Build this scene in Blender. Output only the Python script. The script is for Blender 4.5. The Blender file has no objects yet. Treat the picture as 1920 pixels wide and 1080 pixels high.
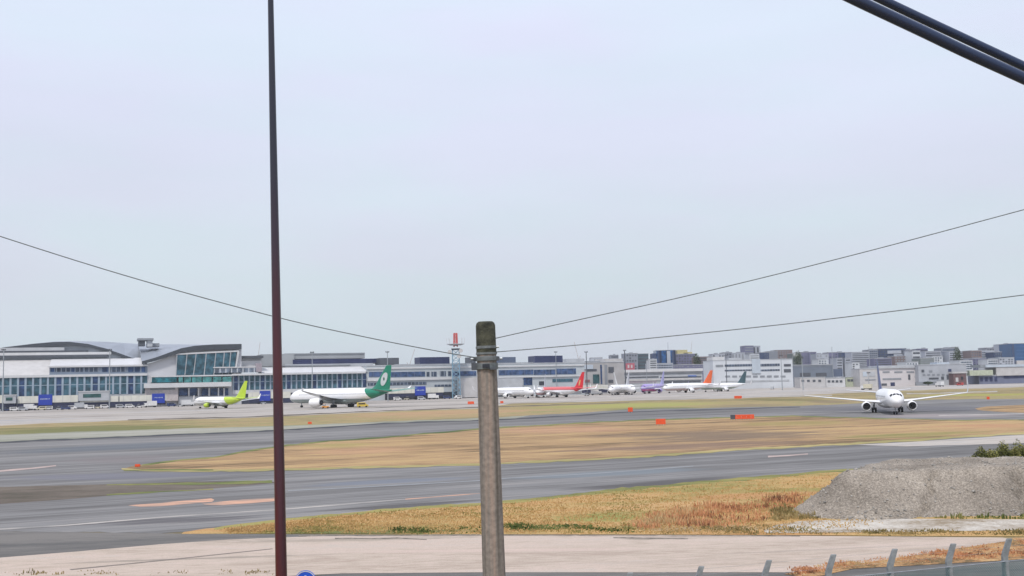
import bpy, bmesh, math, random
from mathutils import Vector, Matrix
random.seed(7)
S = bpy.context.scene
C = S.collection
R = math.radians
# ---------------------------------------------------------------- camera
CAMH, FPX, PITCH, ROLL = 8.5, 2000.0, R(5.105), R(1.3)
fwd = Vector((0, math.cos(PITCH), math.sin(PITCH)))
r0 = Vector((1, 0, 0)); u0 = Vector((0, -math.sin(PITCH), math.cos(PITCH)))
rt = r0 * math.cos(ROLL) - u0 * math.sin(ROLL)
up = u0 * math.cos(ROLL) + r0 * math.sin(ROLL)
CP = Vector((0, 0, CAMH))
cd = bpy.data.cameras.new("camera"); cam = bpy.data.objects.new("camera", cd); C.objects.link(cam)
m = Matrix((rt, up, -fwd)).transposed().to_4x4(); m.translation = CP
cam.matrix_world = m
cd.sensor_width = 36; cd.lens = FPX / 1920 * 36; cd.clip_end = 20000; cd.clip_start = 0.05
S.camera = cam
S.view_settings.view_transform = 'Standard'; S.view_settings.look = 'None'
S.view_settings.gamma = 1; S.view_settings.exposure = 0.12
# ---------------------------------------------------------------- sky + sun
SUN_EL, SUN_AZ = R(58), R(195)
w = bpy.data.worlds.new("World"); S.world = w; w.use_nodes = True
nt = w.node_tree; N = nt.nodes; L = nt.links; N.clear()
out = N.new('ShaderNodeOutputWorld'); bg = N.new('ShaderNodeBackground'); L.new(bg.outputs[0], out.inputs[0])
sky = N.new('ShaderNodeTexSky'); sky.sky_type = 'NISHITA'; sky.sun_disc = False
sky.sun_elevation = SUN_EL; sky.sun_rotation = SUN_AZ; sky.dust_density = 4; sky.air_density = 1.0
tc = N.new('ShaderNodeTexCoord'); sp = N.new('ShaderNodeSeparateXYZ'); L.new(tc.outputs['Generated'], sp.inputs[0])
cr = N.new('ShaderNodeValToRGB'); L.new(sp.outputs['Z'], cr.inputs[0])
e = cr.color_ramp.elements
e[0].position = 0.0; e[0].color = (6.3, 7.0, 7.55, 1)
e[1].position = 0.40; e[1].color = (7.5, 8.1, 9.7, 1)
x = cr.color_ramp.elements.new(0.10); x.color = (6.45, 7.12, 7.8, 1)
x = cr.color_ramp.elements.new(0.24); x.color = (7.1, 7.75, 9.0, 1)
mp = N.new('ShaderNodeMapping'); L.new(tc.outputs['Generated'], mp.inputs[0]); mp.inputs['Scale'].default_value = (1.5, 1.5, 6)
nz = N.new('ShaderNodeTexNoise'); L.new(mp.outputs[0], nz.inputs[0]); nz.inputs['Scale'].default_value = 1.4; nz.inputs['Detail'].default_value = 4
mr = N.new('ShaderNodeMapRange'); L.new(nz.outputs[0], mr.inputs[0]); mr.inputs[1].default_value = 0.3; mr.inputs[2].default_value = 0.7
mr.inputs[3].default_value = 0.96; mr.inputs[4].default_value = 1.04
vm = N.new('ShaderNodeVectorMath'); vm.operation = 'SCALE'; L.new(cr.outputs[0], vm.inputs[0]); L.new(mr.outputs[0], vm.inputs['Scale'])
mx = N.new('ShaderNodeMix'); mx.data_type = 'RGBA'; mx.inputs[0].default_value = 0.94
n5 = N.new('ShaderNodeTexNoise'); L.new(mp.outputs[0], n5.inputs[0]); n5.inputs['Scale'].default_value = 2.6; n5.inputs['Detail'].default_value = 5
c5 = N.new('ShaderNodeValToRGB'); L.new(n5.outputs[0], c5.inputs[0]); e = c5.color_ramp.elements
e[0].position = .38; e[0].color = (1.0, .965, 1.0, 1); e[1].position = .62; e[1].color = (.965, .995, .985, 1)
v5 = N.new('ShaderNodeVectorMath'); v5.operation = 'MULTIPLY'; L.new(vm.outputs[0], v5.inputs[0]); L.new(c5.outputs[0], v5.inputs[1])
L.new(sky.outputs[0], mx.inputs[6]); L.new(v5.outputs[0], mx.inputs[7]); L.new(mx.outputs[2], bg.inputs[0])
bg.inputs[1].default_value = 0.1
sd = bpy.data.lights.new("sun", 'SUN'); so = bpy.data.objects.new("sun", sd); C.objects.link(so)
sd.energy = 2.5; sd.angle = R(6); sd.color = (1, 0.95, 0.87)
# sun azimuth: behind the camera and to the right, so shadows fall small and away
sdir = Vector((math.sin(SUN_AZ) * math.cos(SUN_EL), math.cos(SUN_AZ) * math.cos(SUN_EL), math.sin(SUN_EL)))
so.rotation_euler = sdir.to_track_quat('Z', 'Y').to_euler()

# ---------------------------------------------------------------- pixel helpers (photo pixels 1920x1080 -> world)
def ray(px, py): return fwd * FPX + rt * (px - 960) - up * (py - 540)
def G(px, py, z=0.0):
    d = ray(px, py)
    if d.z > -1.5: d.z = -1.5
    t = (z - CAMH) / d.z
    return CP + d * t
def P(px, py, Y):
    d = ray(px, py); return CP + d * (Y / d.y)
def HZ(px): return 718.7 - 0.0227 * (px - 960)

# ---------------------------------------------------------------- materials
MATS = {}
def newmat(name):
    m = bpy.data.materials.new(name); m.use_nodes = True
    return m, m.node_tree.nodes, m.node_tree.links, m.node_tree.nodes['Principled BSDF']
def mat(name, col, rough=0.6, var=0.12, scale=1.0, metal=0.0, spec=0.4, stretch=(1, 1, 1), bump=0.0, col2=None, coat=0):
    if name in MATS: return MATS[name]
    m, N, L, b = newmat(name)
    b.inputs['Roughness'].default_value = rough; b.inputs['Metallic'].default_value = metal
    b.inputs['Specular IOR Level'].default_value = spec
    if coat: b.inputs['Coat Weight'].default_value = coat
    tc = N.new('ShaderNodeTexCoord'); mp = N.new('ShaderNodeMapping'); L.new(tc.outputs['Object'], mp.inputs[0]); mp.inputs['Scale'].default_value = stretch
    nz = N.new('ShaderNodeTexNoise'); L.new(mp.outputs[0], nz.inputs[0]); nz.inputs['Scale'].default_value = scale; nz.inputs['Detail'].default_value = 6
    mr = N.new('ShaderNodeMapRange'); L.new(nz.outputs[0], mr.inputs[0]); mr.inputs[1].default_value = 0.3; mr.inputs[2].default_value = 0.7
    mx = N.new('ShaderNodeMix'); mx.data_type = 'RGBA'; L.new(mr.outputs[0], mx.inputs[0])
    c2 = col2 or tuple(c * (1 - 2 * var) for c in col)
    mx.inputs[6].default_value = (*c2, 1); mx.inputs[7].default_value = (*col, 1)
    L.new(mx.outputs[2], b.inputs['Base Color'])
    if bump:
        n2 = N.new('ShaderNodeTexNoise'); L.new(tc.outputs['Object'], n2.inputs[0]); n2.inputs['Scale'].default_value = scale * 4; n2.inputs['Detail'].default_value = 5
        bp = N.new('ShaderNodeBump'); bp.inputs['Strength'].default_value = bump; bp.inputs['Distance'].default_value = 0.05
        L.new(n2.outputs[0], bp.inputs['Height']); L.new(bp.outputs[0], b.inputs['Normal'])
    MATS[name] = m; return m
def layered(name, stops, scales=(0.02, 0.25, 2.5), weights=(0.5, 0.3, 0.2), rough=0.9, rot=0.0, stretch=(1, 1, 1), bump=0.0, fine=0.0, lo=.41, hi=.59, patches=()):
    """ground cover: three octaves of noise through one colour ramp"""
    if name in MATS: return MATS[name]
    m, N, L, b = newmat(name); b.inputs['Roughness'].default_value = rough; b.inputs['Specular IOR Level'].default_value = 0.15
    tc = N.new('ShaderNodeTexCoord'); mp = N.new('ShaderNodeMapping'); L.new(tc.outputs['Object'], mp.inputs[0])
    mp.inputs['Rotation'].default_value = (0, 0, rot); mp2 = N.new('ShaderNodeMapping'); L.new(mp.outputs[0], mp2.inputs[0]); mp2.inputs['Scale'].default_value = stretch
    acc = None
    for s, wt in zip(scales, weights):
        nz = N.new('ShaderNodeTexNoise'); L.new(mp2.outputs[0], nz.inputs[0]); nz.inputs['Scale'].default_value = s; nz.inputs['Detail'].default_value = 3
        mm = N.new('ShaderNodeMath'); mm.operation = 'MULTIPLY_ADD'; L.new(nz.outputs[0], mm.inputs[0]); mm.inputs[1].default_value = wt
        if acc: L.new(acc, mm.inputs[2])
        else: mm.inputs[2].default_value = 0
        acc = mm.outputs[0]
    mr = N.new('ShaderNodeMapRange'); L.new(acc, mr.inputs[0]); mr.inputs[1].default_value = lo; mr.inputs[2].default_value = hi
    cr = N.new('ShaderNodeValToRGB'); L.new(mr.outputs[0], cr.inputs[0])
    els = cr.color_ramp.elements
    els[0].position = stops[0][0]; els[0].color = (*stops[0][1], 1); els[1].position = stops[-1][0]; els[1].color = (*stops[-1][1], 1)
    for p, c in stops[1:-1]:
        q = els.new(p); q.color = (*c, 1)
    col = cr.outputs[0]
    for (x0, y0, x1, y1, hp, pc, amt) in patches:      # soil and growth patches: soft ellipses between two ground points
        A_, B_ = G(x0, y0), G(x1, y1); xm, ym = (x0 + x1) / 2, (y0 + y1) / 2; c_ = (A_ + B_) / 2; dd = B_ - A_
        ry = (G(xm, ym - hp) - G(xm, ym + hp)).length / 2
        ry *= abs(math.cos(math.atan2(dd.y, dd.x) + (math.atan2(c_.x, c_.y))))
        q = N.new('ShaderNodeMapping'); q.vector_type = 'TEXTURE'; L.new(tc.outputs['Object'], q.inputs[0]); q.inputs['Location'].default_value = (c_.x, c_.y, 0)
        q.inputs['Rotation'].default_value = (0, 0, math.atan2(dd.y, dd.x)); q.inputs['Scale'].default_value = (dd.length / 2, ry, 1000)
        ln = N.new('ShaderNodeVectorMath'); ln.operation = 'LENGTH'; L.new(q.outputs[0], ln.inputs[0])
        ad = N.new('ShaderNodeMath'); ad.operation = 'MULTIPLY_ADD'; L.new(acc, ad.inputs[0]); ad.inputs[1].default_value = 4.5; L.new(ln.outputs['Value'], ad.inputs[2])
        m2 = N.new('ShaderNodeMapRange'); m2.interpolation_type = 'SMOOTHSTEP'; L.new(ad.outputs[0], m2.inputs[0]); m2.inputs[1].default_value = 2.75; m2.inputs[2].default_value = 3.4; m2.inputs[3].default_value = amt; m2.inputs[4].default_value = 0
        mx = N.new('ShaderNodeMix'); mx.data_type = 'RGBA'; L.new(m2.outputs[0], mx.inputs[0]); L.new(col, mx.inputs[6]); mx.inputs[7].default_value = (*pc, 1); col = mx.outputs[2]
    if fine:
        n3 = N.new('ShaderNodeTexNoise'); L.new(tc.outputs['Object'], n3.inputs[0]); n3.inputs['Scale'].default_value = 14; n3.inputs['Detail'].default_value = 4
        mr3 = N.new('ShaderNodeMapRange'); L.new(n3.outputs[0], mr3.inputs[0]); mr3.inputs[1].default_value = .3; mr3.inputs[2].default_value = .7; mr3.inputs[3].default_value = 1 - fine; mr3.inputs[4].default_value = 1 + fine
        v = N.new('ShaderNodeVectorMath'); v.operation = 'SCALE'; L.new(col, v.inputs[0]); L.new(mr3.outputs[0], v.inputs['Scale']); col = v.outputs[0]
    L.new(col, b.inputs['Base Color'])
    if bump:
        bp = N.new('ShaderNodeBump'); bp.inputs['Strength'].default_value = bump; bp.inputs['Distance'].default_value = 0.1
        L.new(acc, bp.inputs['Height']); L.new(bp.outputs[0], b.inputs['Normal'])
    MATS[name] = m; return m

def glass(name, col, rough=0.12, stripe=0.0, stripecol=(.4, .45, .5), duty=.2):
    """glazing; stripe = spacing of the framing lines in metres"""
    if name in MATS: return MATS[name]
    m, N, L, b = newmat(name); b.inputs['Roughness'].default_value = rough; b.inputs['Specular IOR Level'].default_value = 0.3
    tc = N.new('ShaderNodeTexCoord'); vo = N.new('ShaderNodeTexNoise'); L.new(tc.outputs['Object'], vo.inputs[0]); vo.inputs['Scale'].default_value = 0.35
    mr = N.new('ShaderNodeMapRange'); L.new(vo.outputs[0], mr.inputs[0]); mr.inputs[1].default_value = .35; mr.inputs[2].default_value = .65; mr.inputs[3].default_value = .55; mr.inputs[4].default_value = 1.5
    v = N.new('ShaderNodeVectorMath'); v.operation = 'SCALE'; v.inputs[0].default_value = col; L.new(mr.outputs[0], v.inputs['Scale'])
    o = v.outputs[0]
    if stripe:
        s = N.new('ShaderNodeSeparateXYZ'); L.new(tc.outputs['Object'], s.inputs[0])
        a = N.new('ShaderNodeMath'); a.operation = 'DIVIDE'; L.new(s.outputs[0], a.inputs[0]); a.inputs[1].default_value = stripe
        f = N.new('ShaderNodeMath'); f.operation = 'FRACT'; L.new(a.outputs[0], f.inputs[0])
        l = N.new('ShaderNodeMath'); l.operation = 'LESS_THAN'; L.new(f.outputs[0], l.inputs[0]); l.inputs[1].default_value = duty
        mx = N.new('ShaderNodeMix'); mx.data_type = 'RGBA'; L.new(l.outputs[0], mx.inputs[0]); L.new(o, mx.inputs[6]); mx.inputs[7].default_value = (*stripecol, 1); o = mx.outputs[2]
    L.new(o, b.inputs['Base Color'])
    MATS[name] = m; return m

white = mat('white_panel', (.59, .595, .61), .5, .06, .3)
offwhite = mat('off_white_panel', (.51, .50, .50), .6, .08, .3)
paleblue = mat('pale_blue_grey_panel', (.47, .53, .60), .5, .08, .2)
lgrey = mat('light_grey_panel', (.45, .47, .50), .6, .1, .2)
mgrey = mat('mid_grey_panel', (.26, .28, .31), .6, .1, .2)
dgrey = mat('dark_grey_metal', (.09, .10, .12), .5, .15, .3)
roofgrey = mat('grey_metal_roof', (.30, .33, .38), .45, .1, .08, metal=.2)
navy = mat('navy_panel', (.03, .04, .11), .4, .15, .2)
dark = mat('dark_recess', (.035, .04, .055), .7, .2, .3)
black = mat('black_rubber', (.015, .015, .018), .6, .1, 1)
steel = mat('galvanised_steel', (.40, .43, .46), .45, .12, 3, metal=.5)
concrete = mat('grey_concrete_wall', (.43, .42, .42), .85, .12, .15)
orange = mat('orange_red_board', (.78, .10, .03), .5, .1, 2)
tglass = glass('teal_glass', (.045, .11, .15))
bglass = glass('blue_glass', (.03, .06, .14))
gglass = glass('green_glass', (.06, .20, .20))
wglass = glass('window_glass', (.05, .07, .11), stripe=2.2, stripecol=(.25, .28, .33))

# ---------------------------------------------------------------- mesh builder
class MB:
    def __init__(s): s.v = []; s.f = []
    def add(s, vs, fs):
        n = len(s.v); s.v += [Vector(v) for v in vs]; s.f += [tuple(i + n for i in f) for f in fs]
    def hexa(s, p):      # 8 points: bottom 4 ccw, top 4 ccw
        s.add(p, [(3, 2, 1, 0), (4, 5, 6, 7), (0, 1, 5, 4), (1, 2, 6, 5), (2, 3, 7, 6), (3, 0, 4, 7)]); return s
    def box(s, x0, x1, y0, y1, z0, z1):
        return s.hexa([(x0, y0, z0), (x1, y0, z0), (x1, y1, z0), (x0, y1, z0), (x0, y0, z1), (x1, y0, z1), (x1, y1, z1), (x0, y1, z1)])
    def tube(s, pts, rad, n=10, cap=True):
        pts = [Vector(p) for p in pts]; k = len(pts)
        if not hasattr(rad, '__len__'): rad = [rad] * k
        vs = []; a = None
        for i, p in enumerate(pts):
            d = (pts[min(i + 1, k - 1)] - pts[max(i - 1, 0)]).normalized()
            if a is None: a = d.orthogonal().normalized()
            a = (a - d * a.dot(d)).normalized(); b = d.cross(a)
            for j in range(n):
                t = 2 * math.pi * j / n; vs.append(p + (a * math.cos(t) + b * math.sin(t)) * rad[i])
        fs = []
        for i in range(k - 1):
            for j in range(n):
                j2 = (j + 1) % n; fs.append((i * n + j, i * n + j2, (i + 1) * n + j2, (i + 1) * n + j))
        if cap: fs += [tuple(range(n - 1, -1, -1)), tuple((k - 1) * n + j for j in range(n))]
        s.add(vs, fs); return s
    def loft(s, rings, cap=True, closed=True):
        n = len(rings[0]); vs = [v for r_ in rings for v in r_]; fs = []
        for i in range(len(rings) - 1):
            for j in range(n if closed else n - 1):
                j2 = (j + 1) % n; fs.append((i * n + j, i * n + j2, (i + 1) * n + j2, (i + 1) * n + j))
        if cap and closed: fs += [tuple(range(n - 1, -1, -1)), tuple((len(rings) - 1) * n + j for j in range(n))]
        s.add(vs, fs); return s
    def build(s, name, m, parent=None, smooth=False, world=True):
        off = parent['_loc'] if (parent is not None and '_loc' in parent and world) else (0, 0, 0)
        off = Vector(off)
        me = bpy.data.meshes.new(name); me.from_pydata([tuple(v - off) for v in s.v], [], s.f)
        bm = bmesh.new(); bm.from_mesh(me); bmesh.ops.recalc_face_normals(bm, faces=bm.faces); bm.to_mesh(me); bm.free()
        if smooth:
            for p in me.polygons: p.use_smooth = True
            if smooth != True:
                me.set_sharp_from_angle(angle=R(smooth))
        me.materials.append(m); o = bpy.data.objects.new(name, me); C.objects.link(o)
        if parent is not None: o.parent = parent; o['_loc'] = tuple(off)
        return o
def empty(name, loc=(0, 0, 0), rz=0.0):
    o = bpy.data.objects.new(name, None); C.objects.link(o); o.location = loc; o.rotation_euler.z = rz
    o['_loc'] = tuple(loc); o.empty_display_size = 0.5; return o
def tag(o, label=None, cat=None, group=None, kind=None):
    for k, v in (('label', label), ('category', cat), ('group', group), ('kind', kind)):
        if v: o[k] = v
    return o
def copy_tree(o, parent=None):
    c = o.copy(); C.objects.link(c)
    if parent is not None: c.parent = parent
    for ch in list(o.children): copy_tree(ch, c)
    return c
def sheet(name, pts, z, m, label=None):
    """flat ground sheet given by its outline in photo pixels"""
    b = MB(); vs = []
    for p in pts:
        g = G(p[0], p[1], z) if len(p) == 2 else Vector((p[0], p[1], z)); vs.append((g.x, g.y, z))
    b.add(vs, [tuple(range(len(vs)))])
    o = b.build(name, m); 
    if o.data.polygons[0].normal.z < 0:
        o.data.flip_normals()
    o['kind'] = 'structure'; return o
def band(name, line, w0, w1, z, m, ja=None):
    ja = (.5 if 'verge' in name or 'mark' not in name else .15) if ja is None else ja
    line = jit([(float(x), float(y)) for x, y in line], ja, 20, int(line[0][0]) + 9)
    """a strip along a pixel line, w pixels high"""
    n = len(line); rj = random.Random(int(line[0][1])); W = [(w0 + (w1 - w0) * i / (n - 1)) * rj.uniform(.55, 1.25) for i in range(n)]
    if 'marking' in name: W = [(w0 + (w1 - w0) * i / (n - 1)) * rj.uniform(.75, 1.1) for i in range(n)]
    top = [(x, y - W[i] / 2) for i, (x, y) in enumerate(line)]
    bot = [(x, y + W[i] / 2) for i, (x, y) in enumerate(line)]
    return sheet(name, top + bot[::-1], z, m)

# ---------------------------------------------------------------- ground
def jit(line, amp=.8, step=14, seed=1):
    rn = random.Random(seed); out = []; v = 0
    for (x0, y0), (x1, y1) in zip(line[:-1], line[1:]):
        n = max(1, int(abs(x1 - x0) / step))
        for i in range(n):
            v = v * .6 + rn.uniform(-amp, amp) * .8; t = i / n; out.append((x0 + (x1 - x0) * t, y0 + (y1 - y0) * t + v * (1 if out else 0)))
    out.append(line[-1]); return out
TAN, OLV, BRN, GRN = (.36, .25, .10), (.20, .19, .065), (.20, .13, .075), (.075, .12, .03)
g_far = layered('far_dry_grass', [(0, (.17, .15, .08)), (.35, (.26, .21, .10)), (.7, (.36, .26, .14)), (1, (.22, .22, .09))], (.01, .08, .8), weights=(.3, .35, .35), rot=-.35, stretch=(.2, 1, 1), fine=.15, lo=.44, hi=.56, patches=[(-100, 812, 420, 800, 8, (.13, .14, .05), .85), (1040, 761, 1340, 759, 6, (.30, .30, .09), .8), (1120, 768, 1340, 765, 3.5, (.12, .15, .06), .8), (640, 778, 1060, 770, 7, (.42, .26, .15), .6), (1500, 754, 1600, 752, 4, (.16, .12, .09), .6), (1780, 743, 1900, 738, 5, (.30, .29, .07), .8), (1320, 762, 1480, 760, 4, (.20, .15, .11), .6), (1400, 751, 1520, 748, 4, (.14, .13, .05), .7)])
g_mid = layered('mid_dry_grass', [(0, (.14, .10, .055)), (.3, (.26, .17, .09)), (.65, (.355, .235, .125)), (1, (.41, .285, .14))], (.02, .13, 1.0), weights=(.3, .35, .35), rot=-.3, stretch=(.15, 1, 1), fine=.25, lo=.43, hi=.57, patches=[(1120, 825, 1580, 808, 11, (.17, .125, .09), .85), (1040, 848, 1480, 828, 8, (.20, .135, .10), .75), (940, 812, 1160, 800, 8, (.46, .26, .17), .5), (560, 850, 780, 842, 6, (.46, .27, .16), .5), (1700, 803, 1980, 795, 6, (.40, .20, .12), .5), (1380, 797, 1600, 791, 5, (.30, .25, .09), .6), (560, 838, 720, 832, 5, (.30, .26, .09), .6), (1560, 822, 1860, 808, 5, (.22, .22, .07), .6), (760, 836, 860, 834, 2.5, (.22, .15, .08), .8)])
g_near = layered('near_dry_grass', [(0, (.20, .21, .06)), (.25, (.30, .23, .085)), (.6, (.43, .28, .12)), (1, (.41, .23, .10))], (.05, .3, 2.2), rot=-.1, stretch=(.35, 1, 1), fine=.3, bump=.3, patches=[(930, 989, 1100, 987, 5, (.05, .12, .02), .95), (560, 1001, 940, 995, 4, (.12, .14, .05), .85), (1020, 975, 1220, 972, 8, (.20, .24, .07), .7), (1150, 985, 1240, 990, 9, (.20, .18, .06), .7), (1080, 958, 1400, 940, 7, (.50, .30, .15), .6), (1300, 935, 1560, 925, 6, (.46, .23, .11), .7), (1180, 993, 1480, 990, 8, (.30, .22, .13), .8)])
g_base = layered('open_ground', [(0, (.14, .12, .07)), (.5, (.24, .19, .10)), (1, (.32, .24, .13))], (.01, .08, .8))
asph = layered('weathered_asphalt', [(0, (.105, .102, .10)), (.4, (.155, .151, .149)), (.75, (.198, .195, .195)), (1, (.235, .225, .218))], (.02, .2, 1.2), weights=(.35, .35, .3), lo=.42, hi=.58, rot=-.42, stretch=(.08, 1.2, 1), rough=.8, fine=.06, patches=[(1540, 771, 1860, 762, 7, (.11, .11, .125), .7), (560, 962, 940, 936, 7, (.085, .08, .08), .85), (120, 985, 560, 968, 8, (.10, .095, .10), .8), (1000, 925, 1420, 893, 7, (.08, .075, .075), .85), (960, 897, 1300, 880, 6, (.17, .20, .225), .7), (560, 912, 900, 895, 5, (.16, .18, .22), .7), (120, 868, 330, 855, 8, (.18, .16, .16), .7), (20, 850, 420, 825, 6, (.115, .13, .15), .7), (0, 896, 420, 890, 6, (.155, .155, .185), .7), (1640, 781, 1900, 778, 4, (.30, .26, .26), .7)])
asph_d = layered('dark_asphalt', [(0, (.085, .085, .085)), (.5, (.125, .12, .115)), (1, (.17, .16, .15))], (.1, .6, 3), rot=-.1, stretch=(.2, 1, 1), rough=.85, fine=.1)
apr = layered('apron_concrete', [(0, (.23, .21, .19)), (.4, (.36, .33, .30)), (.75, (.44, .40, .36)), (1, (.30, .30, .31))], (.01, .08, .5), weights=(.3, .4, .3), lo=.43, hi=.57, rot=-.35, stretch=(.15, 1, 1), rough=.8)
road_m = layered('pale_road_concrete', [(0, (.36, .29, .24)), (.4, (.43, .36, .30)), (.75, (.48, .39, .335)), (1, (.44, .38, .33))], (.08, .5, 4), weights=(.35, .35, .3), rot=-.05, stretch=(.2, 1, 1), rough=.85, fine=.1, patches=[(420, 1016, 900, 1009, 3, (.30, .26, .22), .6), (1150, 1012, 1300, 1009, 2.5, (.22, .19, .16), .8), (1000, 1060, 1500, 1048, 5, (.36, .30, .25), .5), (620, 1036, 1240, 1030, 3, (.52, .41, .36), .6), (80, 1058, 620, 1040, 1.6, (.24, .21, .18), .7), (1350, 1040, 1800, 1020, 1.6, (.33, .28, .24), .7)])
brn_m = layered('bare_brown_earth', [(0, (.075, .067, .05)), (.5, (.12, .10, .082)), (1, (.16, .135, .11))], (.1, .6, 3), stretch=(.3, 1, 1), fine=.12)
olv_m = layered('green_verge', [(0, (.07, .10, .035)), (.5, (.14, .16, .055)), (1, (.24, .22, .08))], (.1, .6, 3), stretch=(.3, 1, 1), fine=.2)
line_m = mat('worn_pale_paint', (.46, .42, .38), .7, .2, .25, col2=(.22, .21, .20))
line_o = mat('worn_orange_paint', (.74, .38, .23), .7, .2, 1.1, col2=(.20, .17, .15), stretch=(.25, 1, 1))
line_d = mat('dark_joint', (.05, .052, .06), .9, .2, .2)
pale_m = layered('pale_shoulder', [(0, (.17, .18, .14)), (.5, (.27, .27, .22)), (1, (.34, .33, .29))], (.02, .1, 1), rot=-.4, stretch=(.2, 1, 1))
sand_m = layered('pale_gravel_dirt', [(0, (.26, .21, .15)), (.5, (.40, .36, .31)), (1, (.50, .47, .42))], (.3, 1, 4), fine=.2)

b = MB(); b.add([(-6000, -60, 0), (6000, -60, 0), (6000, 9000, 0), (-6000, 9000, 0)], [(0, 1, 2, 3)])
tag(b.build('ground', g_base), kind='structure')
apron_edge = [(-260, 806), (0, 798), (240, 789), (480, 783), (720, 772), (900, 766), (960, 757), (1180, 752), (1400, 747), (1500, 742), (1600, 737), (1760, 731), (1920, 726), (2160, 718)]
apron_edge = jit(apron_edge, .5, 16, 2)
sheet('apron', apron_edge + [(1400.0, 2400.0, 0), (-1500.0, 2400.0, 0)], .004, apr)
C_low = jit([(-260, 826), (0, 815), (240, 806), (480, 800), (720, 790), (900, 784), (960, 781), (1180, 768), (1400, 763), (1500, 761), (1600, 757), (1760, 749), (1920, 748), (2160, 742)], .6, 16, 3)
A_low = jit([(-260, 996), (0, 996), (300, 999), (345, 997), (430, 986), (540, 972), (620, 965), (720, 955), (800, 950), (900, 942), (960, 938), (1080, 926), (1180, 915), (1400, 896), (1520, 885), (1600, 880), (1920, 858), (2160, 844)], 1.0, 14, 4)
sheet('far_grass', [(x, y - .5) for x, y in apron_edge] + [(x, y + .5) for x, y in C_low[::-1]], .008, g_far)
sheet('taxiway', C_low + A_low[::-1], .012, asph)
M_low = jit([(228, 880), (300, 883), (480, 883), (700, 877), (900, 871), (960, 869), (1080, 864), (1200, 857), (1400, 843), (1660, 829), (1920, 813), (2160, 797)], .6, 16, 5)
M_up = jit([(228, 880), (250, 873), (300, 867), (340, 862), (400, 857), (430, 851), (480, 842), (540, 834), (620, 826), (700, 821), (780, 814), (900, 803), (960, 800), (1180, 788), (1400, 781), (1500, 779), (1600, 783), (1760, 787), (1920, 787), (2160, 786)], .7, 14, 6)
sheet('middle_grass', M_up[1:] + M_low[::-1], .020, g_mid)
sheet('near_grass', [p for p in A_low if p[0] > 330] + [(2160, 1007), (1920, 1006), (1440, 1003), (1240, 1002), (800, 1001), (540, 1000), (340, 1001)], .024, g_near)
# strips and verges
B_edge = [(-260, 840), (0, 829), (240, 819), (480, 809), (620, 801), (720, 794), (900, 788), (960, 786), (1180, 772.5), (1400, 766), (1500, 763)]
sheet('taxiway_shoulder', [p for p in C_low if p[0] < 1000] + B_edge[:8][::-1], .016, pale_m)
band('taxiway_edge', B_edge, 3.4, 1.6, .020, line_d)
band('grass_verge', [(x, y + .6) for x, y in M_up[2:]], 3, 1.6, .028, olv_m)
band('grass_verge', [(x, y - 1) for x, y in M_low], 4, 4, .032, layered('yellow_verge', [(0, (.24, .22, .09)), (1, (.42, .34, .16))], (.1, .5, 2), stretch=(.3, 1, 1)))
band('grass_verge', [(x, y + 2) for x, y in A_low if x > 400], 5, 7, .030, layered('olive_verge', [(0, (.14, .15, .05)), (1, (.30, .26, .09))], (.1, .5, 2), stretch=(.3, 1, 1), fine=.2))
band('grass_verge', [(232, 881.5), (300, 880.5), (400, 881)], 2.5, 3, .034, olv_m)
sheet('bare_earth', [(-260, 914), (0, 913), (200, 908), (360, 903), (500, 901), (520, 905), (420, 914), (330, 920), (220, 928), (100, 938), (0, 945), (-260, 962)], .016, brn_m)
band('grass_verge', [(200, 909), (330, 907), (420, 906), (510, 903)], 2, 6, .020, olv_m)
band('grass_verge', [(200, 928), (280, 923), (400, 917)], 3, 2, .024, olv_m)
band('grass_verge', [(-260, 915), (0, 913.5), (200, 910)], 2, 2, .024, brn_m)
sheet('taxiway_islet', [(1828, 766), (1850, 762), (1920, 759), (2160, 752), (2160, 770), (1920, 774), (1870, 772), (1835, 769)], .018, g_mid)
sheet('taxiway', [(1600, 834), (1700, 829), (1920, 815), (2160, 799), (2160, 816), (1920, 831), (1700, 837)], .036, apr)
band('service_track', [(880, 752), (960, 747), (1180, 742.5), (1400, 739)], 3.5, 1.8, .010, line_m)
band('service_track', [(1330, 746), (1440, 744), (1560, 741)], 1.6, 1.6, .013, line_m)
band('service_track', [(-260, 798), (0, 791), (120, 788)], 2.4, 2, .010, line_m)
band('service_track', [(1700, 738), (1780, 736.5), (1870, 734)], 1.6, 1.8, .0135, line_m)
band('service_track', [(240, 787), (480, 781), (700, 771), (960, 762), (1180, 755)], 2.0, 1.5, .0145, brn_m)
# painted marks
sheet('road_marking', [(240, 947.5), (300, 943), (335, 939.5), (396, 934.5), (402, 937), (398, 940.5), (350, 945), (300, 949), (262, 950)], .018, line_o)
sheet('road_marking', [(378, 944.5), (420, 940), (455, 936.5), (516, 933), (528, 935), (521, 939), (470, 943.5), (420, 947), (392, 947)], .018, line_o)
band('road_marking', [(-260, 1009), (0, 992), (120, 985), (240, 975), (300, 970), (520, 955.5), (640, 946), (760, 936)], 3.2, 1.6, .018, line_m)
band('road_marking', [(760, 936), (900, 925)], 1.8, 1.2, .018, line_o)
band('road_marking', [(-200, 900), (0, 883), (60, 878), (105, 873)], 5, 2.5, .018, mat('worn_pink_paint', (.50, .38, .34), .7, .2, .5))
band('road_marking', [(540, 920), (700, 912), (900, 901), (960, 896), (1110, 888), (1300, 874)], 1.8, 1.4, .018, mat('faint_paint', (.24, .25, .26), .7, .1, .5))
band('road_marking', [(1440, 856), (1480, 854), (1515, 851)], 3, 2, .018, mat('worn_pink_paint', (.5, .38, .34)))
band('road_marking', [(1760, 779), (1840, 777.5), (1920, 775.5)], 1.8, 1.8, .018, line_m)
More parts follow.
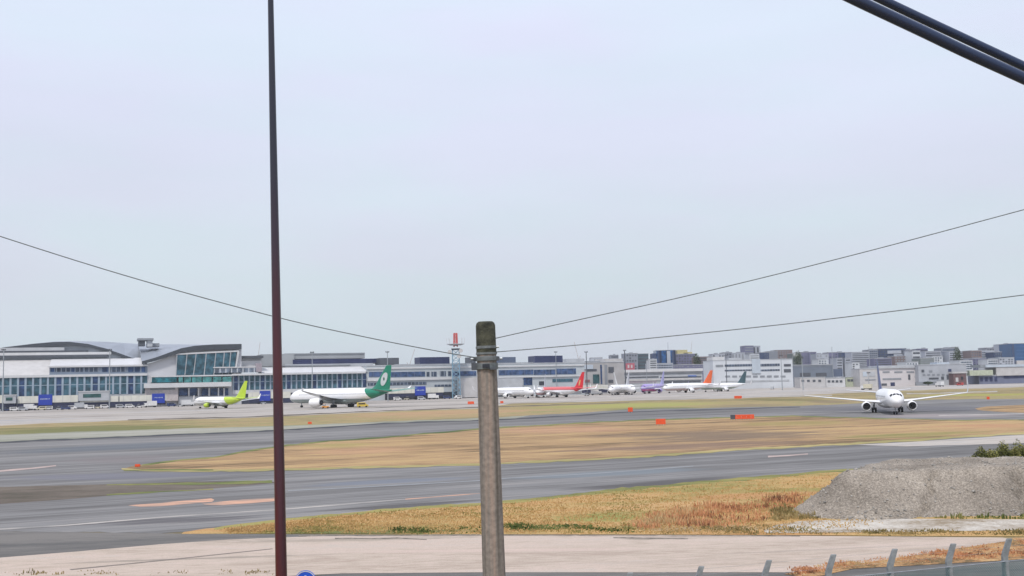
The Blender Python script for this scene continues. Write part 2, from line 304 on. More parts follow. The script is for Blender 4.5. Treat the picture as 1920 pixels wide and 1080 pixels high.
# near side
sheet('road_joint', [(130, 1067.2), (330, 1047.2), (510, 1028.2), (512, 1029.4), (332, 1048.6), (134, 1068.8)], .034, mat('road_joint_dark', (.20, .17, .15), .9))
band('gravel_edge', [(628, 1009.5), (700, 1010), (745, 1009), (800, 1011.5)], 3.4, 1.5, .034, mat('dark_grit', (.10, .085, .07), .95, .3, 3, col2=(.28, .24, .20)), .6)
band('gravel_edge', [(1150, 1008), (1230, 1008.5), (1290, 1010)], 2.2, 1.4, .034, MATS['dark_grit'], .5)
band('gravel_edge', [(560, 1004.5), (900, 1004), (1240, 1004.5), (1500, 1005)], 1.8, 1.5, .0335, MATS['dark_grit'], .3)
sheet('road', [(-260, 996), (0, 996), (340, 1000.5), (600, 1002), (820, 1004), (600, 1007), (430, 1012), (300, 1021), (150, 1034), (0, 1046), (-260, 1064)], .016, asph_d)
sheet('service_road', [(-260, 1063), (0, 1045.5), (150, 1033.5), (300, 1020.5), (430, 1011.5), (600, 1005), (820, 1002.5), (1240, 1003), (1440, 1004), (1880, 1008), (1902, 1012), (1880, 1018), (1700, 1044), (1600, 1060), (1490, 1073), (1300, 1073), (900, 1073), (640, 1075), (540, 1080), (400, 1083), (-260, 1084)], .028, road_m)
sheet('near_verge', [(-260, 1084), (400, 1083), (540, 1080), (600, 1100), (-260, 1110)], .014, brn_m)
sheet('near_road', [(560, 1082), (640, 1074), (900, 1072), (1300, 1072), (1500, 1072), (1600, 1062), (1750, 1056), (1860, 1050), (1920, 1047), (2200, 1034), (2500, 1400), (300, 1400)], .018, asph_d)
sheet('dry_verge', [(1470, 1076), (1600, 1058), (1700, 1043), (1890, 1014), (1900, 1008), (2160, 1005), (2160, 1036), (1920, 1048), (1860, 1052), (1750, 1058), (1600, 1066), (1520, 1084)], .034, layered('rusty_dry_verge', [(0, (.14, .10, .05)), (.5, (.33, .19, .09)), (1, (.42, .28, .14))], (.5, 2, 7), fine=.3))
sheet('pale_dirt', [(1430, 996), (1455, 984), (1500, 977), (1640, 972), (1920, 974), (2160, 976), (2160, 990), (1900, 994), (1700, 997), (1440, 999)], .036, sand_m)
random.seed(3)
# ---------------------------------------------------------------- gravel mound (64 m away, about 3 m high)
def mound():
    ax, ay = 10.5, 61.8
    nx, ny, st = 250, 190, .105
    from mathutils import noise
    b = MB(); vs = []
    for j in range(ny):
        for i in range(nx):
            X = ax + 2 + i * st; Y = ay + j * st
            # signed distance to the outline (left end rounded)
            dl = X - (14.0 + 0.3 * math.sin(Y * 1.1) + max(0, Y - 64) * .68); dn = Y - (64.0 + .35 * math.sin(X * .8) + .004 * (X - 20) ** 2); df = (79.0 + .3 * math.sin(X)) - Y
            cx = min(dl, 5.5); 
            h = min(dl * .62, dn * .78, df * .72)
            # round the near left corner
            if dl < 6 and dn < 6:
                k = 6 - math.hypot(6 - max(dl, -3), 6 - max(dn, -3)); h = min(h, k * .72)
            top = 2.55 + .20 * noise.noise(Vector((X * .3, Y * .3, 0))) + .004 * (X - 24)
            h = top - math.log(1 + math.exp((top - h) * 14)) / 14 if h < top + 2 else top
            if h > -.4:
                amp = min(1, max(0, h + .2))
                h += (.11 * noise.noise(Vector((X * .6, Y * .6, 3))) + .035 * noise.noise(Vector((X * 3, Y * 3, 5))) + .03 * noise.noise(Vector((X * 8, Y * 8, 7)))) * amp
                # run-off rills down the face
                for (xa, ya, xb, yb, wd_, dp) in ((23.9, 64.2, 26.0, 67.4, .16, .45), (20.0, 64.4, 22.6, 68, .3, .18), (30.3, 64.2, 31.2, 67.6, .22, .35), (28.0, 64.2, 28.2, 67.0, .3, .15)):
                    tt = max(0, min(1, ((X - xa) * (xb - xa) + (Y - ya) * (yb - ya)) / ((xb - xa) ** 2 + (yb - ya) ** 2)))
                    ds = math.hypot(X - xa - (xb - xa) * tt + .18 * math.sin(Y * 5), Y - ya - (yb - ya) * tt); h -= dp * math.exp(-(ds / wd_) ** 2)
                g = noise.noise(Vector((X * .55 + Y * .12, 0, 11))); h -= max(0, .06 - abs(g)) * 2.4 * amp * (1 if h < 2.6 else .2)
            vs.append((X, Y, max(h, -.3)))
    fs = [(j * nx + i, j * nx + i + 1, (j + 1) * nx + i + 1, (j + 1) * nx + i) for j in range(ny - 1) for i in range(nx - 1)]
    b.add(vs, fs)
    m, N, L, bs = newmat('grey_gravel'); bs.inputs['Roughness'].default_value = .95; bs.inputs['Specular IOR Level'].default_value = .1
    tc = N.new('ShaderNodeTexCoord')
    n1 = N.new('ShaderNodeTexNoise'); L.new(tc.outputs['Object'], n1.inputs[0]); n1.inputs['Scale'].default_value = 9; n1.inputs['Detail'].default_value = 7; n1.inputs['Roughness'].default_value = .8
    n2 = N.new('ShaderNodeTexNoise'); L.new(tc.outputs['Object'], n2.inputs[0]); n2.inputs['Scale'].default_value = .35; n2.inputs['Detail'].default_value = 3
    a = N.new('ShaderNodeMath'); a.operation = 'MULTIPLY_ADD'; L.new(n1.outputs[0], a.inputs[0]); a.inputs[1].default_value = .75
    a2 = N.new('ShaderNodeMath'); a2.operation = 'MULTIPLY'; L.new(n2.outputs[0], a2.inputs[0]); a2.inputs[1].default_value = .25; L.new(a2.outputs[0], a.inputs[2])
    cr = N.new('ShaderNodeValToRGB'); L.new(a.outputs[0], cr.inputs[0]); e = cr.color_ramp.elements
    e[0].position = .38; e[0].color = (.12, .105, .087, 1); e[1].position = .62; e[1].color = (.45, .40, .34, 1); q = e.new(.5); q.color = (.245, .215, .183, 1)
    L.new(cr.outputs[0], bs.inputs['Base Color'])
    bp = N.new('ShaderNodeBump'); bp.inputs['Strength'].default_value = .6; bp.inputs['Distance'].default_value = .05; L.new(n1.outputs[0], bp.inputs['Height']); L.new(bp.outputs[0], bs.inputs['Normal'])
    o = b.build('gravel_mound', m, smooth=True)
    rn = random.Random(5); sb = MB(); hts = {}
    for q in range(1500):
        i = rn.randrange(30, nx - 1); j = rn.randrange(12, ny - 40); X, Y, h = vs[j * nx + i]
        if rn.random() < .35: j = rn.randrange(12, 26); X, Y, h = vs[j * nx + i]
        if h < -.05 or (h > 2.2 and rn.random() < .4): continue
        s_ = rn.uniform(.03, .085) * (1.6 if rn.random() < .1 else 1); c = Vector((X, Y, h + s_ * .3)); ring = []
        for k, (zz, rr_) in enumerate(((-1, .5), (-.2, 1), (.5, .8), (1, .3))):
            ring.append([c + Vector((math.cos(a * 1.047 + k) * s_ * rr_ * rn.uniform(.7, 1.2), math.sin(a * 1.047 + k) * s_ * rr_ * rn.uniform(.7, 1.2), zz * s_ * .7)) for a in range(6)])
        sb.loft(ring)
    so_ = sb.build('loose_stones', mat('mixed_stones', (.42, .40, .37), .9, .3, 4, col2=(.12, .11, .10)), o); so_['kind'] = 'stuff'
    tag(o, 'big flat-topped heap of grey gravel beside the pale service road', 'gravel heap')
mound()

# ---------------------------------------------------------------- weeds and grass tufts
def blades(name, spots, hmin, hmax, m, per=7, spread=.18, wid=.02, label=None, cat=None, kind='stuff', lean=.35):
    b = MB()
    for (x, y, z, k) in spots:
        for _ in range(per):
            h = random.uniform(hmin, hmax) * k; a = random.uniform(0, 6.283); l = random.uniform(0, lean) * h
            bx = x + random.gauss(0, spread); by = y + random.gauss(0, spread); t = random.uniform(0, 3.14)
            wx, wy = math.cos(t) * wid, math.sin(t) * wid
            mx_, my_ = bx + math.cos(a) * l * .4, by + math.sin(a) * l * .4
            b.add([(bx - wx, by - wy, z - .03), (bx + wx, by + wy, z - .03), (mx_ + wx * 1.3, my_ + wy * 1.3, z + h * .6), (mx_ - wx * 1.3, my_ - wy * 1.3, z + h * .6),
                   (bx + math.cos(a) * l, by + math.sin(a) * l, z + h)], [(0, 1, 2, 3), (3, 2, 4)])
    o = b.build(name, m)
    return tag(o, label, cat, kind=kind)
def scatter_px(poly, n, kf=lambda u: 1, clump=0):
    """random points inside a pixel quad band: list of (x, ytop, ybot)"""
    out = []
    xs = [p[0] for p in poly]
    while len(out) < n:
        i = random.randrange(len(poly) - 1); 
        if random.random() > (poly[i + 1][0] - poly[i][0]) / (max(xs) - min(xs)) * 2: continue
        t = random.random(); a, c = poly[i], poly[i + 1]
        x = a[0] + (c[0] - a[0]) * t; yt = a[1] + (c[1] - a[1]) * t; yb = a[2] + (c[2] - a[2]) * t
        y = yt + (yb - yt) * random.random(); g = G(x, y)
        cl = .5 + .25 * (math.sin(g.x * 1.9 + g.y) + math.sin(g.x * .73 + 2 * math.sin(g.y * .6)))
        if clump and random.random() < clump and cl < .55: continue
        out.append((g.x, g.y, 0, kf(random.random()) * random.uniform(.5, 1.2) * (1 if not clump else .5 + cl)))
    return out
rust = layered('rusty_weeds', [(0, (.15, .08, .05)), (.3, (.46, .21, .11)), (.6, (.58, .31, .16)), (1, (.50, .38, .20))], (.3, 2, 9))
straw = layered('straw_blades', [(0, (.24, .22, .08)), (.4, (.44, .29, .125)), (1, (.50, .34, .16))], (.2, 1.5, 8))
green = layered('green_blades', [(0, (.05, .07, .02)), (.5, (.12, .15, .045)), (1, (.24, .23, .09))], (.4, 2, 9))
olive = layered('olive_blades', [(0, (.11, .10, .04)), (.5, (.24, .19, .08)), (1, (.36, .27, .13))], (.4, 2, 9))
blades('near_grass_tufts', scatter_px([(430, 992, 999), (700, 962, 1000), (960, 944, 1000), (1200, 918, 1001), (1500, 892, 1000), (1640, 884, 985)], 6500), .05, .15, straw, per=4, spread=.3, wid=.035, label='short dry tufts over the near grass strip', cat='grass')
blades('green_tufts', scatter_px([(740, 992, 1001), (860, 988, 1001), (960, 984, 998), (1080, 985, 992), (1200, 990, 1001)], 420, clump=.8), .04, .14, green, per=5, spread=.25, wid=.05, label='low green weeds along the edge of the service road', cat='weeds')
blades('rusty_weeds', scatter_px([(1200, 978, 992), (1260, 962, 990), (1330, 948, 988), (1400, 945, 985), (1450, 938, 965), (1500, 928, 950)], 480, clump=.6), .08, .40, rust, per=10, spread=.42, wid=.025, label='tall rust-coloured dead weeds left of the gravel heap', cat='weeds')
blades('dry_weeds', scatter_px([(1240, 992, 1002), (1440, 985, 1003), (1560, 996, 1003), (1920, 995, 1004)], 520, clump=.6), .03, .14, olive, per=6, spread=.2, wid=.03, label='low brown weeds between the pale dirt and the service road', cat='weeds')
blades('mixed_weeds', scatter_px([(1450, 960, 978), (1480, 955, 975), (1530, 968, 975)], 80), .15, .45, olive, per=9, spread=.2, wid=.04, label='olive weeds at the left foot of the gravel heap', cat='weeds')
blades('dry_verge_weeds', scatter_px([(1490, 1068, 1080), (1600, 1054, 1064), (1750, 1036, 1054), (1890, 1016, 1046), (1990, 1008, 1042)], 1100, clump=.5), .03, .13, rust, per=6, spread=.15, wid=.02, label='rusty dry weeds on the verge behind the fence posts', cat='weeds')
blades('verge_weeds_left', scatter_px([(0, 1071, 1079), (300, 1071, 1079), (500, 1072, 1080)], 60, clump=.9), .04, .13, olive, per=5, spread=.12, wid=.02, label='scattered brown weeds on the near edge of the service road', cat='weeds').name = 'roadside_weeds'
# dark tufts at the foot of the mound and the bushes behind it
spots = []
for px in range(1750, 1990, 5):
    if random.random() < .75:
        g = G(px + random.uniform(-3, 3), 972 + random.uniform(-2, 2)); spots.append((g.x, g.y, .05, random.uniform(.2, 1.2) * (.6 + .4 * math.sin(px * .11))))
blades('foot_weeds', spots, .12, .5, green, per=9, spread=.10, wid=.03, label='dark green weeds at the right foot of the gravel heap', cat='weeds')
def bush(px, Y, wd, h, seed, label):
    rn = random.Random(seed); x0 = P(px, 850, Y).x
    root = empty('bush', (x0, Y, 0)); b = MB(); st = MB()
    for i in range(6500):
        a = rn.uniform(0, 6.283); q = rn.random() ** .5; x = x0 + math.cos(a) * q * wd / 2; y = Y + math.sin(a) * q * .8
        z = h * (1.05 - .28 * q * q) * (.45 + .55 * rn.random()) * (1 + .09 * math.sin(x * 5.3 + seed) + .06 * math.sin(x * 11 + y * 7))
        s = rn.uniform(.03, .075); n = Vector((rn.gauss(0, 1), rn.gauss(0, 1), rn.gauss(0, 1))).normalized(); t = n.orthogonal().normalized() * s; v = n.cross(t.normalized()) * s * 2.2
        c = Vector((x, y, max(z, .05))); b.add([c - t, c + v * .2 - t * .2, c + t, c + v], [(0, 1, 2, 3)])
    for i in range(12):
        a = rn.uniform(0, 6.283); q = rn.random() * .7
        st.tube([(x0 + math.cos(a) * q * wd * .25, Y + math.sin(a) * q * .3, 0), (x0 + math.cos(a) * q * wd * .5, Y + math.sin(a) * q * .6, h * .85)], [.03, .012], 5)
    b.build('foliage', layered('olive_yellow_foliage', [(0, (.06, .07, .02)), (.5, (.19, .19, .06)), (1, (.33, .30, .11))], (.6, 2.5, 9)), root); st.build('stem', mat('brown_stem', (.12, .08, .05), .9), root)
    return tag(root, label, 'bush', 'bushes behind the gravel heap')
bush(1842, 80, 2.6, 2.6, 1, 'leftmost and lowest olive bush behind the gravel heap')
bush(1880, 81, 2.6, 2.85, 2, 'olive bush behind the gravel heap, between its two neighbours')
bush(1922, 81, 3.2, 3.0, 3, 'rightmost and tallest olive bush behind the gravel heap')

# ---------------------------------------------------------------- foreground: masts, poles, cables
def steel_mast():
    a, c = P(507.5, 0, 6.0), P(527.5, 1080, 6.0); d = (a - c) / (a - c).length
    t0 = -c.z / d.z; base = c + d * t0; top = a + d * 1.6
    m, N, L, bs = newmat('maroon_painted_steel'); bs.inputs['Roughness'].default_value = .3; bs.inputs['Coat Weight'].default_value = .3
    tc = N.new('ShaderNodeTexCoord'); nz = N.new('ShaderNodeTexNoise'); mp = N.new('ShaderNodeMapping'); mp.inputs['Scale'].default_value = (8, 8, .7); L.new(tc.outputs['Object'], mp.inputs[0]); L.new(mp.outputs[0], nz.inputs[0]); nz.inputs['Scale'].default_value = 1.2; nz.inputs['Detail'].default_value = 5
    cr = N.new('ShaderNodeValToRGB'); L.new(nz.outputs[0], cr.inputs[0]); e = cr.color_ramp.elements
    e[0].position = .35; e[0].color = (.012, .010, .028, 1); e[1].position = .66; e[1].color = (.085, .006, .010, 1)
    sz = N.new('ShaderNodeSeparateXYZ'); L.new(tc.outputs['Object'], sz.inputs[0]); ma = N.new('ShaderNodeMath'); ma.operation = 'MULTIPLY_ADD'; L.new(nz.outputs[0], ma.inputs[0]); ma.inputs[1].default_value = 1.2; L.new(sz.outputs[2], ma.inputs[2])
    mr = N.new('ShaderNodeMapRange'); L.new(ma.outputs[0], mr.inputs[0]); mr.inputs[1].default_value = 9.2; mr.inputs[2].default_value = 10.4
    mx = N.new('ShaderNodeMix'); mx.data_type = 'RGBA'; L.new(mr.outputs[0], mx.inputs[0]); L.new(cr.outputs[0], mx.inputs[6]); mx.inputs[7].default_value = (.012, .012, .026, 1)
    L.new(mx.outputs[2], bs.inputs['Base Color'])
    root = empty('steel_mast', base)
    pts = [base + (top - base) * (i / 12) for i in range(13)]
    tot = (top - base).length; rr = []
    for p in pts:
        s = (p - c).dot(d); f = s / (a - c).length; rr.append(.032 + (.0165 - .032) * f if f > 0 else .033)
    MB().tube(pts, [max(.012, q) for q in rr], 20).build('pole', m, root, smooth=60)
    MB().tube([base, base + Vector((0, 0, .04))], .12, 20).build('base_plate', dgrey, root, smooth=40)
    tag(root, 'thin dark maroon steel mast rising through the whole left side of the view', 'mast')
steel_mast()
def utility_pole():
    Y = 10.5; a, c = P(910, 603, Y), P(926.5, 1080, Y); d = (a - c).normalized(); base = c + d * (-c.z / d.z)
    L_ = (a - base).length; root = empty('utility_pole', base)
    def at(s): return a - d * s          # s metres below the top
    def rad(s): return (.094 + s / 75 * .5)
    m, N, L, bs = newmat('stained_concrete_pole'); bs.inputs['Roughness'].default_value = .85
    tc = N.new('ShaderNodeTexCoord'); mp = N.new('ShaderNodeMapping'); mp.inputs['Scale'].default_value = (14, 14, .35); L.new(tc.outputs['Object'], mp.inputs[0])
    nz = N.new('ShaderNodeTexNoise'); L.new(mp.outputs[0], nz.inputs[0]); nz.inputs['Scale'].default_value = 1.3; nz.inputs['Detail'].default_value = 5
    cr = N.new('ShaderNodeValToRGB'); L.new(nz.outputs[0], cr.inputs[0]); e = cr.color_ramp.elements
    e[0].position = .34; e[0].color = (.11, .095, .08, 1); e[1].position = .66; e[1].color = (.30, .23, .19, 1); q = e.new(.5); q.color = (.20, .175, .155, 1)
    n2 = N.new('ShaderNodeTexNoise'); L.new(tc.outputs['Object'], n2.inputs[0]); n2.inputs['Scale'].default_value = 25; n2.inputs['Detail'].default_value = 6
    mr = N.new('ShaderNodeMapRange'); L.new(n2.outputs[0], mr.inputs[0]); mr.inputs[1].default_value = .3; mr.inputs[2].default_value = .7; mr.inputs[3].default_value = .8; mr.inputs[4].default_value = 1.2
    v = N.new('ShaderNodeVectorMath'); v.operation = 'SCALE'; L.new(cr.outputs[0], v.inputs[0]); L.new(mr.outputs[0], v.inputs['Scale']); L.new(v.outputs[0], bs.inputs['Base Color'])
    bp = N.new('ShaderNodeBump'); bp.inputs['Strength'].default_value = .4; bp.inputs['Distance'].default_value = .01; L.new(n2.outputs[0], bp.inputs['Height']); L.new(bp.outputs[0], bs.inputs['Normal'])
    MB().tube([at(.30), at(1.2), at(3), at(6), base], [rad(.3), rad(1.2), rad(3), rad(6), rad(L_)], 32).build('shaft', m, root, smooth=40)
    moss = mat('mossy_dark_cap', (.085, .085, .06), .95, .25, 14, bump=.4, col2=(.02, .022, .018))
    MB().tube([at(.31), at(.27), at(.04), at(.015), at(0)], [.100, .098, .096, .088, .07], 32).build('cap', moss, root, smooth=40)
    galv = mat('dull_galvanised_band', (.21, .23, .24), .5, .2, 20, metal=.4)
    for s, w_, ex in ((.255, .028, .006), (.315, .022, .006), (.365, .045, .010), (.44, .06, .012)):
        MB().tube([at(s + w_ / 2), at(s + w_ / 2 - .003), at(s - w_ / 2 + .003), at(s - w_ / 2)], [rad(s) + ex - .002, rad(s) + ex + .002, rad(s) + ex + .002, rad(s) + ex - .002], 32).build('band', galv, root, smooth=40)
    def blk(name, x0, x1, s0, s1, y0, y1, m_):
        o = at(s0); b = MB(); b.box(o.x + x0, o.x + x1, o.y + y0, o.y + y1, at(s1).z, o.z); b.build(name, m_, root)
    blk('clamp', -.128, -.085, .345, .385, -.03, .03, dgrey); blk('clamp', .085, .125, .345, .385, -.03, .03, dgrey)
    blk('clamp', -.150, -.080, .405, .475, -.045, .02, dgrey)
    blk('bracket', -.04, .03, .42, .455, -.125, -.09, dark); blk('bracket', .03, .10, .455, .475, -.12, -.08, dgrey)
    for s, x in ((.25, .1), (.365, .13), (.365, -.13)):
        o = at(s); MB().tube([o + Vector((x, -.02, 0)), o + Vector((x + (.025 if x > 0 else -.025), -.02, 0))], .012, 8).build('bolt', steel, root)
    tag(root, 'weathered grey concrete utility pole with a mossy dark cap and metal bands', 'utility pole')
    return at
at_pole = utility_pole()
def smooth_pts(pts, n=8):
    out = []
    k = len(pts)
    for i in range(k - 1):
        p0, p1, p2, p3 = pts[max(i - 1, 0)], pts[i], pts[i + 1], pts[min(i + 2, k - 1)]
        for j in range(n):
            t = j / n
            out.append(0.5 * ((2 * p1) + (p2 - p0) * t + (2 * p0 - 5 * p1 + 4 * p2 - p3) * t * t + (3 * p1 - p0 - 3 * p2 + p3) * t ** 3))
    out.append(pts[-1]); return out
wire_m = mat('dark_steel_strand', (.16, .18, .185), .5, .2, 30, metal=.4)
def wire(name, pxs, Y0, Y1, r, m_, label, cat):
    n = len(pxs); x0, x1 = pxs[0][0], pxs[-1][0]
    pts = [P(x, y, Y0 + (Y1 - Y0) * (x - x0) / (x1 - x0)) for x, y in pxs]
    o = MB().tube(smooth_pts(pts), r, 10).build(name, m_, smooth=True); tag(o, label, cat); return o
wire('guy_wire', [(897, 671), (835, 661), (700, 635), (520, 595), (260, 524), (0, 443), (-400, 310)], 10.46, 9.0, .0045, wire_m, 'thin dark wire running from the concrete pole to the left edge', 'wire')
wire('guy_wire', [(926, 635), (1060, 605), (1300, 552), (1600, 478), (1920, 393), (2300, 290)], 10.46, 9.5, .0045, wire_m, 'upper of the two thin wires running right from the concrete pole', 'wire')
wire('guy_wire', [(930, 660), (1060, 649), (1220, 634), (1500, 604.5), (1920, 553), (2300, 503)], 10.46, 9.8, .0045, wire_m, 'lower of the two thin wires running right from the concrete pole', 'wire')
# wire grips next to the pole
for (x0_, y0_, x1_, y1_) in ((938, 632.3, 1000, 618.6),):
    pass
cab = mat('black_cable_sheath', (.014, .028, .075), .25, .1, 5, spec=.5)
wire('overhead_cable', [(1350, -122), (1495, -54), (1605, 0), (1722, 55), (1811, 97.5), (1920, 147), (2150, 252)], 3.0, 3.0, .0168, cab, 'thicker and lower of the two black cables crossing the top right corner', 'cable')
wire('overhead_cable', [(1400, -124), (1550, -51), (1655, 0), (1735, 38), (1811, 73.5), (1920, 124.5), (2150, 232)], 3.12, 3.12, .0135, cab, 'thinner and upper of the two black cables crossing the top right corner', 'cable')

def road_sign():
    c = P(573, 1090, 30); root = empty('road_sign', (c.x, c.y, 0))
    def disc(r_, y0, y1, name, m_, ri=0.0):
        b = MB(); n = 40; vs = []
        for y in (y0, y1):
            for j in range(n): t = 2 * math.pi * j / n; vs.append((c.x + math.cos(t) * r_, c.y + y, c.z + math.sin(t) * r_))
            if ri:
                for j in range(n): t = 2 * math.pi * j / n; vs.append((c.x + math.cos(t) * ri, c.y + y, c.z + math.sin(t) * ri))
        if ri:
            fs = []
            for j in range(n):
                k = (j + 1) % n
                fs += [(j, k, n + k, n + j), (2 * n + j, 3 * n + j, 3 * n + k, 2 * n + k), (j, 2 * n + j, 2 * n + k, k), (n + j, n + k, 3 * n + k, 3 * n + j)]
        else: fs = [tuple(range(n)), tuple(range(2 * n - 1, n - 1, -1))] + [(j, n + j, n + (j + 1) % n, (j + 1) % n) for j in range(n)]
        b.add(vs, fs); b.build(name, m_, root, smooth=40)
    blue = mat('blue_sign_face', (.02, .09, .55), .3, .05, 3)
    disc(.30, -.02, .005, 'sign_face', blue); disc(.285, -.026, -.021, 'rim_line', white, .262)
    b = MB().box(c.x - .03, c.x + .03, c.y - .027, c.y - .0215, c.z - .2, c.z + .16); b.build('marking', white, root)
    MB().tube([(c.x, c.y + .05, 0), (c.x, c.y + .05, c.z + .2)], .035, 14).build('post', steel, root, smooth=40)
    tag(root, 'round blue road sign at the bottom edge just right of the maroon mast', 'road sign')
road_sign()

def fence():
    A, B = P(1316, 1062, 31.9), P(1893, 1010, 35.9); A.z -= 0; zt = (A.z + B.z) / 2
    d = (B - A); d.z = 0; sp = d / 5; root = empty('airfield_fence', (A.x, A.y, 0))
    pm = mat('grey_concrete_post', (.27, .285, .29), .8, .2, 4, bump=.2)
    fm = mat('teal_coated_wire', (.05, .16, .16), .5, .1, 3)
    def post(k):
        b0 = A + sp * k; zz = A.z + (B.z - A.z) * k / 5
        b = MB(); w_ = .082; zb = zz - .52
        rings = []
        for (x, z, s) in ((-.20, 0, 1.15), (-.20, zb - .05, 1), (-.175, zb + .06, 1), (-.02, zz - .03, .85), (.0, zz, .8)):
            ww = w_ * s; rings.append([Vector((b0.x + x - ww, b0.y - ww, z)), Vector((b0.x + x + ww, b0.y - ww, z)), Vector((b0.x + x + ww, b0.y + ww, z)), Vector((b0.x + x - ww, b0.y + ww, z))])
        b.loft(rings); b.build('post', pm, root)
        MB().box(b0.x - .20 - .09, b0.x - .20 + .09, b0.y - .085, b0.y + .085, zb - .22, zb - .17).build('clip', steel, root)
        return b0, zb
    ps = [post(k) for k in range(-1, 9)]
    n0 = ps[0][0] + Vector((-.2, 0, 0)); n1 = ps[-1][0] + Vector((-.2, 0, 0)); z0, z1 = ps[0][1] - .2, ps[-1][1] - .2
    Lf = (n1 - n0).length; b = MB()
    def q(s, z):
        f = s / Lf; return (n0.x + (n1.x - n0.x) * f, n0.y + (n1.y - n0.y) * f - .08, z + (z1 - z0) * f * (z / z0))
    H = z0; k = 0; st = .09
    s = -H
    while s < Lf:
        for sg in (0, 1):
            s0, s1 = s, s + H
            a0 = max(0, s0); a1 = min(Lf, s1)
            if a1 - a0 < .05: continue
            za, zb_ = (a0 - s0), (a1 - s0)
            if sg: za, zb_ = H - za, H - zb_
            b.tube([q(a0, za), q(a1, zb_)], .0045, 3, cap=False)
        s += st
    b.build('wire_mesh', fm, root)
    MB().tube([q(0, H), q(Lf, H)], .016, 6).build('top_rail', steel, root); 
    for k_ in range(3):
        f = .25 + .33 * k_; MB().tube([(ps[0][0].x - .18 + .16 * f, ps[0][0].y - .06, ps[0][1] + .5 * f), (ps[-1][0].x - .18 + .16 * f, ps[-1][0].y - .06, ps[-1][1] + .5 * f)], .003, 4).build('barbed_wire', steel, root)
    tag(root, 'chain-link airfield fence with grey posts whose tops lean right', 'fence')
fence()

# ---------------------------------------------------------------- airfield sign boards
ORG = 'orange airfield sign boards'
def board(px, py, wpx, hpx, label, segs=1, darkend=False, legs=True):
    g = G(px, py); sc = g.y / FPX; W_, H_ = wpx * sc, hpx * sc
    root = empty('airfield_sign', (g.x, g.y, 0)); lg = H_ * .25
    seg = W_ / segs
    for i in range(segs):
        x = g.x - W_ / 2 + i * seg
        MB().box(x + .01, x + seg - .01, g.y - .12, g.y + .12, lg, lg + H_).build('sign_panel', orange if not (darkend and i == 0) else dgrey, root)
        MB().box(x + seg * .3, x + seg * .34, g.y - .14, g.y - .121, lg + H_ * .3, lg + H_ * .7).build('marking', offwhite, root) if segs > 2 and i else None
        for lx in (x + seg * .2, x + seg * .8):
            MB().box(lx - .04, lx + .04, g.y - .05, g.y + .05, 0, lg - .005).build('leg', offwhite, root)
    tag(root, label, 'sign', ORG); return root
board(1239, 798, 18, 10, 'nearest square orange sign board on pale legs, in the middle grass')
board(1392, 787.5, 44, 8, 'long low red sign board with a dark left end, in the middle grass', 5, True)
board(1182, 774, 9, 8, 'small red sign board on the taxiway edge left of the square orange one')
board(1384, 748.5, 14, 5, 'faint red sign board far off in front of the white-tailed airliner')
board(883, 759, 12, 5, 'small red sign board just left of the concrete pole')
board(941, 757, 6, 4, 'tiny red sign board just right of the concrete pole')
board(581, 796, 7, 4, 'low red marker board in the far grass right of the maroon mast')
board(258, 876, 9, 4.5, 'orange marker board at the left tip of the middle grass')
board(1853, 750, 5, 5, 'small brown marker board in the far grass at the right')

# ---------------------------------------------------------------- aircraft
def livery(name, base, tail=None, ta=(1, 0), tc_=-1e3, belly=None, zb=-1e3, topc=None, zt=1e3, win=None):
    """paint scheme from plane coordinates: tail colour where x*ta0+z*ta1 < tc_, belly below zb, top above zt, cabin windows row at z=win"""
    m, N, L, b = newmat(name); b.inputs['Roughness'].default_value = .3; b.inputs['Coat Weight'].default_value = .2
    tc = N.new('ShaderNodeTexCoord'); s = N.new('ShaderNodeSeparateXYZ'); L.new(tc.outputs['Object'], s.inputs[0])
    nz = N.new('ShaderNodeTexNoise'); L.new(tc.outputs['Object'], nz.inputs[0]); nz.inputs['Scale'].default_value = .4
    mr = N.new('ShaderNodeMapRange'); L.new(nz.outputs[0], mr.inputs[0]); mr.inputs[3].default_value = .9; mr.inputs[4].default_value = 1.06
    v = N.new('ShaderNodeVectorMath'); v.operation = 'SCALE'; v.inputs[0].default_value = base; L.new(mr.outputs[0], v.inputs['Scale']); o = v.outputs[0]
    def M(op, a, c):
        n = N.new('ShaderNodeMath'); n.operation = op
        for i, q in enumerate((a, c)):
            if isinstance(q, (int, float)): n.inputs[i].default_value = q
            else: L.new(q, n.inputs[i])
        return n.outputs[0]
    def mixin(f, col):
        nonlocal o
        mx = N.new('ShaderNodeMix'); mx.data_type = 'RGBA'; L.new(f, mx.inputs[0]); L.new(o, mx.inputs[6]); mx.inputs[7].default_value = (*col, 1); o = mx.outputs[2]
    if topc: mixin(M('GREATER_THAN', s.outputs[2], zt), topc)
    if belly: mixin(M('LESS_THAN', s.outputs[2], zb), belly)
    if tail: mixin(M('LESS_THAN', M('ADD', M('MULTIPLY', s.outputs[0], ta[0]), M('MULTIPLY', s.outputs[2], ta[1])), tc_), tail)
    if win:
        z_, x0, x1 = win
        f = M('LESS_THAN', M('ABSOLUTE', M('SUBTRACT', s.outputs[2], z_), 0), .17)
        g = M('LESS_THAN', M('FRACT', M('DIVIDE', s.outputs[0], .53), 0), .45)
        h = M('MULTIPLY', M('GREATER_THAN', s.outputs[0], x0), M('LESS_THAN', s.outputs[0], x1))
        mixin(M('MULTIPLY', M('MULTIPLY', f, g), h), (.05, .055, .07))
    L.new(o, b.inputs['Base Color']); return m
def prof(sect):        # airfoil section: list of (chord fraction, thickness)
    return [(0, 0), (.08, .5), (.3, .62), (.65, .38), (1, .03), (1, -.03), (.65, -.22), (.3, -.4), (.08, -.35)]
PW = (.86, .86, .87)
